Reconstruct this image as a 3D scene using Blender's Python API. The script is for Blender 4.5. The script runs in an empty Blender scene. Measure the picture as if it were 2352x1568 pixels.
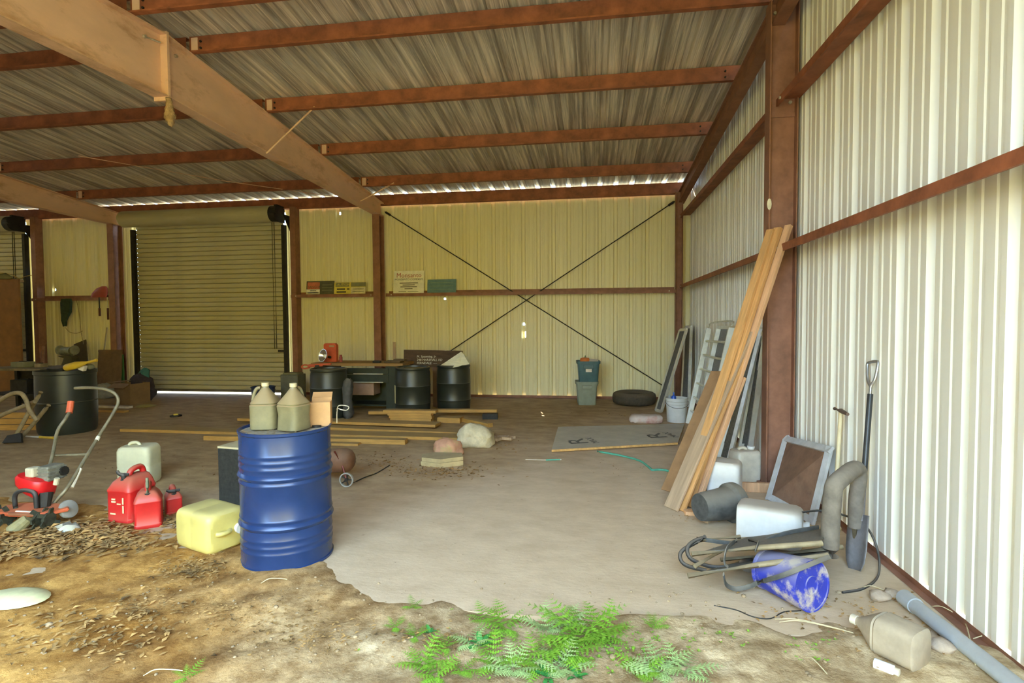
import bpy, bmesh, math, random
from mathutils import Vector, Matrix, Euler
R = math.radians
scene = bpy.context.scene
COL = scene.collection
random.seed(7)

# ------------------------------------------------------------------ camera
FPX, YAW, PITCH, ROLL = 1247.0, 0.1468, 0.0379, -0.0061
CAM = Vector((-1.875, -10.935, 1.5665))
IW, IH = 2352, 1568
_F = Vector((-math.sin(YAW)*math.cos(PITCH), math.cos(YAW)*math.cos(PITCH), -math.sin(PITCH)))
_R = Vector((math.cos(YAW), math.sin(YAW), 0))
_U = _R.cross(_F)
_R2 = _R*math.cos(ROLL) + _U*math.sin(ROLL)
_U2 = _U*math.cos(ROLL) - _R*math.sin(ROLL)
cd = bpy.data.cameras.new('camera')
cd.sensor_fit = 'HORIZONTAL'; cd.sensor_width = 36.0
cd.lens = 36.0*FPX/IW
cd.clip_start = 0.05; cd.clip_end = 500
cam = bpy.data.objects.new('camera', cd)
COL.objects.link(cam)
m = Matrix.Identity(4)
for i in range(3):
    m[i][0] = _R2[i]; m[i][1] = _U2[i]; m[i][2] = -_F[i]; m[i][3] = CAM[i]
cam.matrix_world = m
scene.camera = cam

# ------------------------------------------------------------------ sky, sun, exposure
world = bpy.data.worlds.new('sky'); scene.world = world
world.use_nodes = True
wn = world.node_tree
bg = wn.nodes['Background']
bg.inputs['Color'].default_value = (0.48, 0.72, 1.0, 1)
bg.inputs['Strength'].default_value = 9.0
sd = bpy.data.lights.new('sun', 'SUN')
sd.energy = 16.0; sd.color = (1.0, 0.93, 0.78); sd.angle = R(0.6)
sun = bpy.data.objects.new('sun', sd); COL.objects.link(sun)
_sd = Vector((0.22, -0.80, -0.58)).normalized()          # direction the light travels: from behind the shed to its open front
sun.rotation_euler = _sd.to_track_quat('-Z', 'Y').to_euler()
sun.location = (-6, 10, 15)
vs = scene.view_settings
vs.view_transform = 'Standard'; vs.look = 'None'; vs.gamma = 1.0
vs.use_curve_mapping = False
vs.exposure = 1.22
scene.cycles.max_bounces = 10
scene.cycles.diffuse_bounces = 6

# ------------------------------------------------------------------ pixel -> direction helpers
def ray(x, y):
    return _F + _R2*((x-IW/2)/FPX) - _U2*((y-IH/2)/FPX)
def AT(x, y, axis, val):
    d = ray(x, y); return CAM + d*((val-CAM[axis])/d[axis])
def G(x, y, z=0.0):                    # where the pixel's ray meets the floor
    return AT(x, y, 2, z)

# ------------------------------------------------------------------ materials
MATS = {}
def M(name, col, rough=0.6, metal=0.0, var=0.18, scale=6.0, dust=0.0, dustcol=(0.30, 0.24, 0.16), bump=0.0,
      stretch=None, spots=None, spotcol=(0.1, 0.05, 0.02), spotscale=3.0, spotlow=0.55, coat=0.0, spec=None):
    """procedural material: base colour with noise, optional dust on up-facing surfaces, stains, relief"""
    if name in MATS: return MATS[name]
    mt = bpy.data.materials.new(name); mt.use_nodes = True
    nt = mt.node_tree; N = nt.nodes; L = nt.links
    b = N['Principled BSDF']
    b.inputs['Roughness'].default_value = rough; b.inputs['Metallic'].default_value = metal
    if coat: b.inputs['Coat Weight'].default_value = coat
    if spec is not None: b.inputs['Specular IOR Level'].default_value = spec
    tc = N.new('ShaderNodeTexCoord'); mp = N.new('ShaderNodeMapping')
    L.new(tc.outputs['Object'], mp.inputs['Vector'])
    if stretch: mp.inputs['Scale'].default_value = stretch
    nz = N.new('ShaderNodeTexNoise'); nz.inputs['Scale'].default_value = scale
    nz.inputs['Detail'].default_value = 6; nz.inputs['Roughness'].default_value = 0.65
    L.new(mp.outputs[0], nz.inputs['Vector'])
    cr = N.new('ShaderNodeValToRGB')
    lo = [max(0, c*(1-var*1.6)) for c in col]; hi = [min(1, c*(1+var)) for c in col]
    cr.color_ramp.elements[0].position = 0.3; cr.color_ramp.elements[1].position = 0.7
    cr.color_ramp.elements[0].color = (*lo, 1); cr.color_ramp.elements[1].color = (*hi, 1)
    L.new(nz.outputs['Fac'], cr.inputs['Fac'])
    out = cr.outputs['Color']
    if spots is not None:
        n2 = N.new('ShaderNodeTexNoise'); n2.inputs['Scale'].default_value = spotscale
        n2.inputs['Detail'].default_value = 8; n2.inputs['Roughness'].default_value = 0.7
        L.new(mp.outputs[0], n2.inputs['Vector'])
        r2 = N.new('ShaderNodeMapRange'); r2.inputs['From Min'].default_value = spotlow
        r2.inputs['From Max'].default_value = spotlow+0.12; r2.inputs['To Max'].default_value = spots
        L.new(n2.outputs['Fac'], r2.inputs['Value'])
        mx = N.new('ShaderNodeMix'); mx.data_type = 'RGBA'
        L.new(r2.outputs[0], mx.inputs['Factor']); L.new(out, mx.inputs['A']); mx.inputs['B'].default_value = (*spotcol, 1)
        out = mx.outputs['Result']
    if dust:
        ge = N.new('ShaderNodeNewGeometry'); sx = N.new('ShaderNodeSeparateXYZ'); L.new(ge.outputs['Normal'], sx.inputs[0])
        mr = N.new('ShaderNodeMapRange'); mr.inputs['From Min'].default_value = 0.1; mr.inputs['From Max'].default_value = 0.8
        mr.inputs['To Max'].default_value = dust
        L.new(sx.outputs['Z'], mr.inputs['Value'])
        mx = N.new('ShaderNodeMix'); mx.data_type = 'RGBA'
        L.new(mr.outputs[0], mx.inputs['Factor']); L.new(out, mx.inputs['A']); mx.inputs['B'].default_value = (*dustcol, 1)
        out = mx.outputs['Result']
    L.new(out, b.inputs['Base Color'])
    if bump:
        bp = N.new('ShaderNodeBump'); bp.inputs['Strength'].default_value = bump; bp.inputs['Distance'].default_value = 0.02
        n3 = N.new('ShaderNodeTexNoise'); n3.inputs['Scale'].default_value = scale*4; n3.inputs['Detail'].default_value = 5
        L.new(mp.outputs[0], n3.inputs['Vector']); L.new(n3.outputs['Fac'], bp.inputs['Height'])
        L.new(bp.outputs[0], b.inputs['Normal'])
    MATS[name] = mt
    return mt

# ------------------------------------------------------------------ mesh builder
def frame(d):
    d = d.normalized(); a = Vector((0, 0, 1)) if abs(d.z) < 0.95 else Vector((1, 0, 0))
    u = d.cross(a).normalized(); return u, u.cross(d).normalized()
class MB:
    def __init__(s): s.bm = bmesh.new()
    def _face(s, vs):
        try: s.bm.faces.new(vs)
        except ValueError: pass
    def box(s, c, size, rot=None, bevel=0.0, seg=2):
        r = bmesh.ops.create_cube(s.bm, size=1.0)
        vs = r['verts']; M4 = Matrix.Translation(Vector(c)) @ ((rot.to_matrix() if isinstance(rot, Euler) else rot).to_4x4() if rot else Matrix.Identity(4)) @ Matrix.Diagonal((*size, 1))
        bmesh.ops.transform(s.bm, matrix=M4, verts=vs)
        if bevel:
            es = list({e for v in vs for e in v.link_edges})
            bmesh.ops.bevel(s.bm, geom=es, offset=bevel, segments=seg, profile=0.5, affect='EDGES')
        return s
    def beam(s, a, b, w, h, up=(0, 0, 1), bevel=0.0):          # rectangular bar from a to b; w across, h along 'up'
        a = Vector(a); b = Vector(b); d = (b-a); L = d.length; d.normalize()
        upv = Vector(up); x = d.cross(upv).normalized(); z = x.cross(d).normalized()
        rot = Matrix((x, d, z)).transposed()
        return s.box((a+b)/2, (w, L, h), rot, bevel)
    def cyl(s, a, b, r0, r1=None, n=16, caps=True):
        a = Vector(a); b = Vector(b); r1 = r0 if r1 is None else r1
        u, v = frame(b-a)
        A = [s.bm.verts.new(a+(u*math.cos(t)+v*math.sin(t))*r0) for t in [2*math.pi*i/n for i in range(n)]]
        B = [s.bm.verts.new(b+(u*math.cos(t)+v*math.sin(t))*r1) for t in [2*math.pi*i/n for i in range(n)]]
        for i in range(n): s._face((A[i], A[(i+1) % n], B[(i+1) % n], B[i]))
        if caps: s._face(A[::-1]); s._face(B)
        return s
    def tube(s, pts, r, n=8, closed=False, flat=None):
        pts = [Vector(p) for p in pts]
        if len(pts) > 3 and not closed:                        # Catmull-Rom smoothing
            P = [pts[0]*2-pts[1]]+pts+[pts[-1]*2-pts[-2]]; out = []; ro = []
            for i in range(1, len(P)-2):
                for k in range(4):
                    t = k/4; p0, p1, p2, p3 = P[i-1:i+3]
                    out.append(((p1*2)+(p2-p0)*t+(p0*2-p1*5+p2*4-p3)*t*t+(p1*3-p0-p2*3+p3)*t*t*t)*.5)
                    if isinstance(r, (list, tuple)): ro.append(r[i-1]+(r[i]-r[i-1])*t)
            out.append(pts[-1]); pts = out
            if isinstance(r, (list, tuple)): ro.append(r[-1]); r = ro
        m_ = len(pts); rings = []
        u0 = None
        for i, p in enumerate(pts):
            if closed: d = pts[(i+1) % m_]-pts[i-1]
            else: d = pts[min(i+1, m_-1)]-pts[max(i-1, 0)]
            d.normalize()
            if u0 is None: u, v = frame(d)
            else:
                u = (u0-d*u0.dot(d)).normalized(); v = d.cross(u)
            u0 = u
            rr = r[i] if isinstance(r, (list, tuple)) else r
            f = flat if flat else 1.0
            rings.append([s.bm.verts.new(p+(u*math.cos(t)*f+v*math.sin(t))*rr) for t in [2*math.pi*k/n for k in range(n)]])
        rg = range(m_ if closed else m_-1)
        for i in rg:
            A = rings[i]; B = rings[(i+1) % m_]
            for k in range(n): s._face((A[k], A[(k+1) % n], B[(k+1) % n], B[k]))
        if not closed: s._face(rings[0][::-1]); s._face(rings[-1])
        return s
    def lathe(s, prof, n=32, mat=None, caps=True):
        mat = mat or Matrix.Identity(4); rings = []
        for r, z in prof:
            if r < 1e-5: rings.append([s.bm.verts.new(mat @ Vector((0, 0, z)))])
            else: rings.append([s.bm.verts.new(mat @ Vector((r*math.cos(2*math.pi*k/n), r*math.sin(2*math.pi*k/n), z))) for k in range(n)])
        for A, B in zip(rings[:-1], rings[1:]):
            for k in range(n):
                k2 = (k+1) % n
                if len(A) == 1 and len(B) == 1: continue
                if len(A) == 1: s._face((A[0], B[k2], B[k]))
                elif len(B) == 1: s._face((A[k], A[k2], B[0]))
                else: s._face((A[k], A[k2], B[k2], B[k]))
        if caps:
            if len(rings[0]) > 1: s._face(rings[0][::-1])
            if len(rings[-1]) > 1: s._face(rings[-1])
        return s
    def loft(s, secs, n=32, mat=None):
        """secs: (z, hx, hy, cx, cy, e) super-ellipse sections stacked along z"""
        mat = mat or Matrix.Identity(4); rings = []
        for z, hx, hy, cx, cy, e in secs:
            ring = []
            for k in range(n):
                t = 2*math.pi*(k+.5)/n; c = math.cos(t); q = math.sin(t)
                ring.append(s.bm.verts.new(mat @ Vector((cx+hx*math.copysign(abs(c)**(2/e), c), cy+hy*math.copysign(abs(q)**(2/e), q), z))))
            rings.append(ring)
        for A, B in zip(rings[:-1], rings[1:]):
            for k in range(n): s._face((A[k], A[(k+1) % n], B[(k+1) % n], B[k]))
        s._face(rings[0][::-1]); s._face(rings[-1])
        return s
    def prism(s, poly, h, mat=None):                           # polygon in local xy, extruded along local z by h
        mat = mat or Matrix.Identity(4)
        A = [s.bm.verts.new(mat @ Vector((x, y, 0))) for x, y in poly]
        B = [s.bm.verts.new(mat @ Vector((x, y, h))) for x, y in poly]
        n = len(poly)
        for i in range(n): s._face((A[i], A[(i+1) % n], B[(i+1) % n], B[i]))
        s._face(A[::-1]); s._face(B)
        return s
    def strip(s, prof, a, b):                                  # open profile (list of offset vectors) swept from a to b
        A = [s.bm.verts.new(Vector(a)+Vector(p)) for p in prof]; B = [s.bm.verts.new(Vector(b)+Vector(p)) for p in prof]
        for i in range(len(prof)-1): s._face((A[i], A[i+1], B[i+1], B[i]))
        return s
    def quad(s, *ps):
        s._face([s.bm.verts.new(Vector(p)) for p in ps]); return s
    def sphere(s, c, r, seg=16, rings=10, scale=(1, 1, 1)):
        bmesh.ops.create_uvsphere(s.bm, u_segments=seg, v_segments=rings, radius=r,
                                  matrix=Matrix.Translation(Vector(c)) @ Matrix.Diagonal((*scale, 1)))
        return s
    def jitter(s, amt, seed=0):
        rnd = random.Random(seed)
        for v in s.bm.verts: v.co += Vector((rnd.uniform(-1, 1), rnd.uniform(-1, 1), rnd.uniform(-1, 1)))*amt
        return s
    def mesh(s, name, mat, smooth=None):
        bmesh.ops.recalc_face_normals(s.bm, faces=s.bm.faces[:])
        me = bpy.data.meshes.new(name); s.bm.to_mesh(me); s.bm.free()
        if mat: me.materials.append(mat)
        if smooth is not None:
            me.polygons.foreach_set('use_smooth', [True]*len(me.polygons))
            me.set_sharp_from_angle(angle=R(smooth))
        return me
    def build(s, name, mat, parent=None, smooth=None, loc=None, rot=None):
        return put(name, s.mesh(name, mat, smooth), parent, loc, rot)
def put(name, me, parent=None, loc=None, rot=None):
    o = bpy.data.objects.new(name, me); COL.objects.link(o)
    if parent: o.parent = parent
    if loc is not None: o.location = loc
    if rot is not None: o.rotation_euler = rot
    return o
def tag(o, label=None, cat=None, group=None, kind=None):
    if label: o['label'] = label
    if cat: o['category'] = cat
    if group: o['group'] = group
    if kind: o['kind'] = kind
    return o
def thing(name, label, cat, loc=(0, 0, 0), rot=(0, 0, 0), group=None):
    o = put(name, None, None, loc, rot)
    o.empty_display_size = 0.1
    return tag(o, label, cat, group)
def copy_tree(o, parent=None):
    c = o.copy(); COL.objects.link(c); c.parent = parent
    for ch in list(o.children): copy_tree(ch, c)
    return c
def text_mesh(txt, size, mat, extrude=0.0006, align='CENTER', font_shear=0.0):
    cu = bpy.data.curves.new('lettering', 'FONT'); cu.body = txt; cu.size = size
    cu.align_x = align; cu.align_y = 'CENTER'; cu.extrude = extrude; cu.shear = font_shear
    cu.resolution_u = 2
    ob = bpy.data.objects.new('lettering', cu); COL.objects.link(ob)
    dg = bpy.context.evaluated_depsgraph_get()
    me = bpy.data.meshes.new_from_object(ob.evaluated_get(dg))
    bpy.data.objects.remove(ob)
    me.materials.clear(); me.materials.append(mat)
    return me
# ================================================================== STRUCTURE
m_panel = M('white_panel', (0.80, 0.76, 0.66), 0.45, 0, 0.05, 1.2, stretch=(1, 1, 0.25), spots=0.2, spotcol=(0.5, 0.44, 0.3), spotscale=2.5, spotlow=0.6)
m_panelb = M('yellow_cast_panel', (0.78, 0.70, 0.42), 0.45, 0, 0.06, 1.2, stretch=(1, 1, 0.25), spots=0.25, spotcol=(0.45, 0.38, 0.2), spotscale=2.5, spotlow=0.6)  # same panels as the right wall, with the yellow light cast in their colour
m_roof = M('galvanised_roof', (0.76, 0.66, 0.52), 0.5, 0.1, 0.28, 4.0, stretch=(7, 1, .22), spots=0.8, spotcol=(0.27, 0.22, 0.17), spotscale=1.6, spotlow=0.46)
m_red = M('red_oxide_steel', (0.30, 0.095, 0.04), 0.6, 0.1, 0.3, 5, bump=0.1)
m_raft = M('dusty_rust_steel', (0.78, 0.50, 0.33), 0.7, 0.05, 0.09, 1.5, stretch=(1, 0.6, 1.6), spots=0.45, spotcol=(0.30, 0.13, 0.03), spotscale=2.2, spotlow=0.53)
m_col = M('brown_steel', (0.27, 0.12, 0.07), 0.6, 0.05, 0.2, 6)
m_dark = M('dark_iron', (0.03, 0.027, 0.022), 0.6, 0.4, 0.3, 10)
m_bolt = M('bolt_metal', (0.55, 0.5, 0.4), 0.4, 0.6, 0.2, 20)

PITCH_R = 0.3048
def bolt_at(parent, a, b, r=.013, mat=None):
    MB().cyl(a, b, r, n=6).build('bolt', mat or m_bolt, parent)
def sheet_profile(width, rib, minor, phase):
    """(u, w) points over one sheet; trapezoid ribs every 12 inches with two small stiffeners between"""
    pts = []
    k0 = int(math.floor((0-phase)/PITCH_R))-1
    raw = []
    for k in range(k0, k0+8):
        c = phase+k*PITCH_R
        raw += [(c-.046, 0), (c-.024, rib), (c+.024, rib), (c+.046, 0)]
        for q in (.1016, .2032): raw += [(c+q-.02, 0), (c+q-.011, minor), (c+q+.011, minor), (c+q+.02, 0)]
    pts = [(0, 0)]+[p for p in raw if 1e-4 < p[0] < width-1e-4]+[(width, 0)]
    return pts
def wat(prof, u):
    for (a, wa), (b, wb) in zip(prof[:-1], prof[1:]):
        if a <= u <= b: return wa+(wb-wa)*((u-a)/(b-a) if b > a else 0)
    return 0
def sheet_mesh(name, prof, v0, v1, mat, holes=()):
    """sheet in local (u along x, w along y, v along z); holes = list of (u0,u1,v0,v1) left open"""
    us = sorted({round(u, 5) for u, _ in prof} | {round(h[i], 5) for h in holes for i in (0, 1)})
    vsn = sorted({v0, v1} | {h[i] for h in holes for i in (2, 3)})
    mb = MB(); g = [[mb.bm.verts.new((u, wat(prof, u), v)) for u in us] for v in vsn]
    for j in range(len(vsn)-1):
        for i in range(len(us)-1):
            cu = (us[i]+us[i+1])/2; cv = (vsn[j]+vsn[j+1])/2
            if any(h[0] < cu < h[1] and h[2] < cv < h[3] for h in holes): continue
            mb._face((g[j][i], g[j][i+1], g[j+1][i+1], g[j+1][i]))
    return mb.mesh(name, mat)
SW = 3*PITCH_R
# ---- wall_back: inner face at y=0, ribs outward (+y); ribs at x = -0.2006 - 0.3048 n
prof_b = sheet_profile(SW, 0.034, 0.006, SW-0.2006)
wall_back = tag(put('wall_back', None), kind='structure')
bh = []
for (px, py, w, h) in [(781, 490, .035, .06), (1022, 686, .04, .035), (1203, 744, .03, .05), (1207, 768, .018, .12),
                       (97.5, 612, .05, .03), (97, 619, .05, .03), (98.5, 629, .06, .05), (126, 665, .06, .04)]:
    p = AT(px, py, 1, 0.0); bh.append((p.x-w/2, p.x+w/2, p.z-h/2, p.z+h/2))
DOORS = [(-12.02, -8.42, 3.93), (-18.2, -14.90, 3.93)]
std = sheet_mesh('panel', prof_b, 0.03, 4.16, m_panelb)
for i in range(21):
    x0 = -(i+1)*SW; x1 = x0+SW
    cut = [(max(a, x0)-x0, min(b, x1)-x0, 0.029, t) for a, b, t in DOORS if a < x1 and b > x0]
    hs = [(a-x0, b-x0, c, d) for a, b, c, d in bh if a > x0 and b < x1]
    me = std
    if cut or hs:
        hs2 = hs+[(max(c[0], 0), min(c[1], SW), 0.03, c[3]) for c in cut]
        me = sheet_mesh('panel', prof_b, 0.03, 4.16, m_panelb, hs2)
        if cut:   # drop vertices swallowed by the opening is not needed; faces were skipped
            pass
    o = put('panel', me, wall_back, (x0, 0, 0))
# ---- wall_right: inner face at x=0, ribs outward (+x)
prof_r = sheet_profile(SW, 0.036, 0.007, 0.28)
wall_right = tag(put('wall_right', None), kind='structure')
RIDGE, SLOPE, ROOF0 = -5.9, 1/12, 4.205
def roofz(y): return ROOF0+SLOPE*(-y if y > RIDGE else -2*RIDGE+y)
yr0 = -6.68-.28+.02                      # a rib sits at yr0+.28
n0 = math.ceil((0-yr0)/SW)
for i in range(-7, n0):
    ya = yr0+i*SW; yb = min(ya+SW, 0.0)
    if ya < -11.8: continue
    pr = prof_r if yb-ya > SW-1e-3 else [(u, w) for u, w in prof_r if u <= yb-ya]+[(yb-ya, 0)]
    mb = MB()
    lo = [mb.bm.verts.new((w, u, 0.03)) for u, w in pr]; hi = [mb.bm.verts.new((w, u, roofz(ya+u)-0.01)) for u, w in pr]
    for k in range(len(pr)-1): mb._face((lo[k], lo[k+1], hi[k+1], hi[k]))
    mb.build('panel', m_panel, wall_right, loc=(0, ya, 0))
# ---- wall_left far away, closes the shed
wall_left = tag(put('wall_left', None), kind='structure')
for i in range(13):
    ya = -(i+1)*SW; me = sheet_mesh('panel', prof_b, 0.03, 4.2, m_panel)
    put('panel', me, wall_left, (-19.3, ya, 0), (0, 0, R(90)))
# ---- added_wall_front covers the left bays: unseen, put in to darken the left inside
added_wall_front = tag(put('added_wall_front', None), kind='structure')
for i in range(14): put('panel', std, added_wall_front, (-19.2+(i+1)*SW, 2*RIDGE-.02, 0), (0, 0, math.pi))
# ---- ceiling: roof sheets, both slopes, ribs up
ceiling = tag(put('ceiling', None), kind='structure')
prof_c = sheet_profile(SW, 0.045, 0.006, SW-0.2006)
Lb = math.hypot(-RIDGE, -RIDGE*SLOPE)
rs = sheet_mesh('panel', [(u, w) for u, w in prof_c], 0, Lb, m_roof)
for i in range(21):
    x0 = -(i+1)*SW
    put('panel', rs, ceiling, (x0, 0.0, ROOF0), Euler((R(90)-math.atan(SLOPE), 0, 0)))
    o = put('panel', rs, ceiling, (x0, 2*RIDGE, ROOF0), Euler((-(R(90)-math.atan(SLOPE)), 0, 0)))
    o.scale = (1, -1, 1)
rc = MB(); rc.strip([(0, -.2, -.006), (0, 0, .03), (0, .2, -.006)], (-19.2, RIDGE, roofz(RIDGE)+.04), (0, RIDGE, roofz(RIDGE)+.04)).build('ridge_cap', m_roof, ceiling)

# ---- purlins
def z_profile(h, fl, lip, ydir=1):
    return [(0, fl*ydir, h-lip), (0, fl*ydir, h), (0, 0, h), (0, 0, 0), (0, -fl*ydir, 0), (0, -fl*ydir, lip)]
PB = 4.0
PUR = [(-1.14, 'first'), (-2.67, 'second'), (-4.15, 'third'), (-5.52, 'fourth'), (-6.28, 'fifth'), (-7.7, 'sixth'), (-9.2, 'seventh'), (-10.65, 'eighth')]
BAYS = [(-6.2, -0.13, 'right'), (-12.3, -6.2, 'middle'), (-18.9, -12.3, 'left')]
def pbot(y): return PB+SLOPE*(-y if y > RIDGE else -2*RIDGE+y)
for y, word in PUR:
    for xa, xb, bay in BAYS:
        t = thing('purlin', 'rust-red roof purlin, %s from the back wall, %s bay' % (word, bay), 'purlin', (xa, y, pbot(y)), group='roof purlins')
        L_ = xb-xa
        MB().strip(z_profile(.192, .06, .015), (0.02, 0, 0), (L_-.02, 0, 0)).build('beam', m_red, t)
        if bay != 'left':
            MB().box((.09, -.012, .09), (.075, .01, .16)).build('clip', m_raft, t)
            for q in (.06, .13): bolt_at(t, (.16, -.004, q), (.16, -.018, q), .012, m_dark)
            if bay == 'right':
                for q in (.06, .13): bolt_at(t, (L_-.2, -.004, q), (L_-.2, -.018, q), .012, m_dark)
# ---- eave struts
for y, sg, nm, zz in ((-0.10, 1, 'back', 0.0), (2*RIDGE+.1, -1, 'front', 0)):
    for xa, xb, bay in BAYS:
        t = thing('eave_strut', 'brown eave strut along the top of the %s wall, %s bay' % (nm, bay), 'beam', (xa, y, 3.975), group='eave struts')
        MB().strip([(0, .06*sg, 0.02), (0, .08*sg, 0), (0, 0, 0), (0, 0, .217), (0, .012*sg, .217)], (0, 0, 0), (xb-xa, 0, 0)).build('beam', m_red, t)
        MB().strip([(0, 0, 0), (0, -.012*sg, .004), (0, -.012*sg, .028), (0, 0, .03)], (0.01, -.001*sg, 0), (xb-xa-.01, -.001*sg, 0)).build('lip', m_red, t)
# ---- main rafters (tapered I beams) with ridge splice plate
def rafter(xc, label):
    t = thing('main_rafter', label, 'rafter', (xc, 0, 0), group='main rafters')
    ys = [-0.15, -1, -2, -3, -4, -5, -5.9, -6.8, -7.7, -8.7, -10, -11.65]
    top = {y: pbot(y)-.005 for y in ys}
    bot = {-0.15: 3.735, -1: 3.745, -2: 3.765, -3: 3.79, -4: 3.81, -5: 3.835, -5.9: 3.86, -6.8: 3.83, -7.7: 3.80, -8.7: 3.76, -10: 3.70, -11.65: 3.6}
    for nm, f, hw in (('web', None, .006), ('top_flange', top, .078), ('bottom_flange', bot, .078)):
        mb = MB()
        if f is None:
            for sx in (-hw, hw):
                A = [mb.bm.verts.new((sx, y, top[y])) for y in ys]; B = [mb.bm.verts.new((sx, y, bot[y])) for y in ys]
                for k in range(len(ys)-1): mb._face((A[k], A[k+1], B[k+1], B[k]))
        else:
            th = .012 if nm == 'bottom_flange' else -.012
            R4 = [[mb.bm.verts.new((sx, y, f[y]+dz)) for sx, dz in ((-hw, 0), (hw, 0), (hw, th), (-hw, th))] for y in ys]
            for k in range(len(ys)-1):
                for j in range(4): mb._face((R4[k][j], R4[k][(j+1) % 4], R4[k+1][(j+1) % 4], R4[k+1][j]))
            mb._face(R4[0]); mb._face(R4[-1])
        mb.build(nm, m_raft, t)
    MB().box((0, RIDGE, (top[-5.9]+bot[-5.9])/2-.01), (.165, .03, top[-5.9]-bot[-5.9]+.06)).build('splice_plate', m_raft, t)
    MB().box((0, -8.15, 4.05), (.165, .03, .62)).build('splice_plate', m_raft, t)
    for y in (-6.12, -5.72): bolt_at(t, (-.02, y, pbot(y)-.12), (.03, y, pbot(y)-.12), .018)
    bolt_at(t, (.0, -6.1, pbot(-6.1)-.11), (.06, -5.97, pbot(-6.1)-.11), .008)
    return t
rafter(-6.2, 'dusty brown tapered main rafter nearest the camera, between right and middle bay')
rafter(-12.3, 'dark brown main rafter ending left of the roll-up door')
# flange braces: thin angle rods from rafter bottom to purlins
for i, (pa, pb_) in enumerate([((612, 352), (723, 245)), ((828, 462), (905, 420))]):
    a = AT(*pa, 0, -6.12); y2 = (-4.15, -1.14)[i]
    b = AT(*pb_, 1, y2)
    t = MB().cyl(a, b, .012, n=6).build('flange_brace', m_raft)
    tag(t, ('long thin brace rod between the near rafter and a purlin', 'short brace rod above the rafter end at the back wall')[i], 'brace', 'flange braces')
# wasp nest under the splice plate
wn_ = MB(); a = Vector((-6.13, RIDGE, 3.83))
wn_.tube([a+Vector((0, 0, .02)), a+Vector((.01, 0, -.06)), a+Vector((0, .01, -.14)), a+Vector((.015, 0, -.22)), a+Vector((.02, 0, -.27))], [.03, .035, .05, .04, .012], 8).jitter(.008, 3)
tag(wn_.build('mud_nest', M('mud_nest', (.42, .27, .13), .9, 0, .3, 25, bump=.5), smooth=60), 'tan mud wasp nest hanging under the rafter splice plate', 'nest')
# thin wire strung across middle bay
a = AT(180, 358, 0, -9.5); b = AT(770, 452, 1, -.3)
tag(MB().tube([a, (a+b)/2+Vector((0, 0, -.03)), b], .006, 5).build('cable', m_raft), 'thin sagging cable strung under the middle-bay purlins', 'cable')

# ---- end rafter along the right wall
t = thing('end_rafter', 'brown steel end rafter sloping up along the right wall', 'rafter', (-.19, 0, 0))
mb = MB()
for k, (ya, yb) in enumerate(((-.05, RIDGE), (RIDGE, -11.7))):
    za, zb = pbot(ya), pbot(yb)
    mb.strip([(.06, 0, -.0), (-.055, 0, -.0), (-.055, 0, -.02), (-.02, 0, -.02), (-.02, 0, -.19), (-.055, 0, -.19), (-.055, 0, -.21), (.06, 0, -.21)], (0, ya, za), (0, yb, zb))
mb.build('beam', m_col, t)
# ---- columns
def icol(name, label, x, y, h, depth, fl, along, z0=0.0, mat=None, plates=()):
    """I column; 'along' = axis of the web"""
    t = thing(name, label, 'column', (x, y, z0), (0, 0, 0 if along == 'x' else R(90)), group='steel columns')
    mm = mat or m_col
    MB().box((0, 0, h/2), (depth, .008, h)).build('web', mm, t)
    for sgn in (-1, 1): MB().box((sgn*depth/2, 0, h/2), (.012, fl, h), bevel=.003, seg=1).build('flange', mm, t)
    MB().box((0, 0, .008), (depth+.08, fl+.06, .016)).build('base_plate', mm, t)
    return t
c1 = icol('steel_column', 'brown steel end-wall column standing on the right wall', -.15, -5.55, pbot(-5.55)-.01, .235, .15, 'x')
MB().box((0, -.012, 3.44), (.22, .012, .04)).build('stiffener', m_col, c1)
for x, z in ((-.07, 4.36), (.03, 4.37), (.07, 3.55)): bolt_at(c1, (x, -.004, z), (x, -.022, z), .016)
MB().lathe([(0, 0), (.02, .002), (.0, .01)], 12, Matrix.Translation((-.12, -.076, 2.62)) @ Matrix.Rotation(R(90), 4, 'X') @ Matrix.Diagonal((1, 2.6, 1, 1))).build('paint_mark', M('paint_mark', (.6, .55, .4), .8), c1)
icol('steel_column', 'brown steel column on the back wall at the near rafter', -6.2, -.28, 3.74, .24, .15, 'y')
icol('steel_column', 'dark steel column on the back wall left of the roll-up door', -12.3, -.28, 3.74, .24, .15, 'y')
icol('steel_column', 'brown corner column where back wall and right wall meet', -.235, -.14, 4.0, .12, .14, 'x')
# ---- girts (z bars): shelf on top, inner flange hanging down
def girt(label, a, b, inward, depth=.2, nm='wall_girt', mat=None):
    a = Vector(a); b = Vector(b); i_ = Vector(inward)
    t = thing(nm, label, 'girt', a, group='wall girts')
    pr = [i_*0+Vector((0, 0, .055)), i_*0, i_*depth, i_*depth+Vector((0, 0, -.065)), i_*(depth-.015)+Vector((0, 0, -.065))]
    MB().strip(pr, (0, 0, 0), b-a).build('beam', mat or m_red, t)
    d = (b-a).normalized()
    for k in (0.12, (b-a).length-.12):
        p = d*k+i_*(depth+.001)+Vector((0, 0, -.03)); bolt_at(t, p, p+i_*.014)
    return t
ZG = 2.15
girt('brown girt on the back wall right of the rafter column', (-6.09, -.012, ZG), (-.3, -.012, ZG), (0, -1, 0), .19, mat=m_col)
girt('brown girt on the back wall between roll-up door and column', (-8.2, -.012, ZG), (-6.29, -.012, ZG), (0, -1, 0), .19, mat=m_col)
girt('dark girt on the back wall left of the roll-up door', (-14.6, -.012, ZG), (-12.4, -.012, ZG), (0, -1, 0), .19, mat=m_col)
ZR1, ZR2 = 2.236, 3.569
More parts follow.
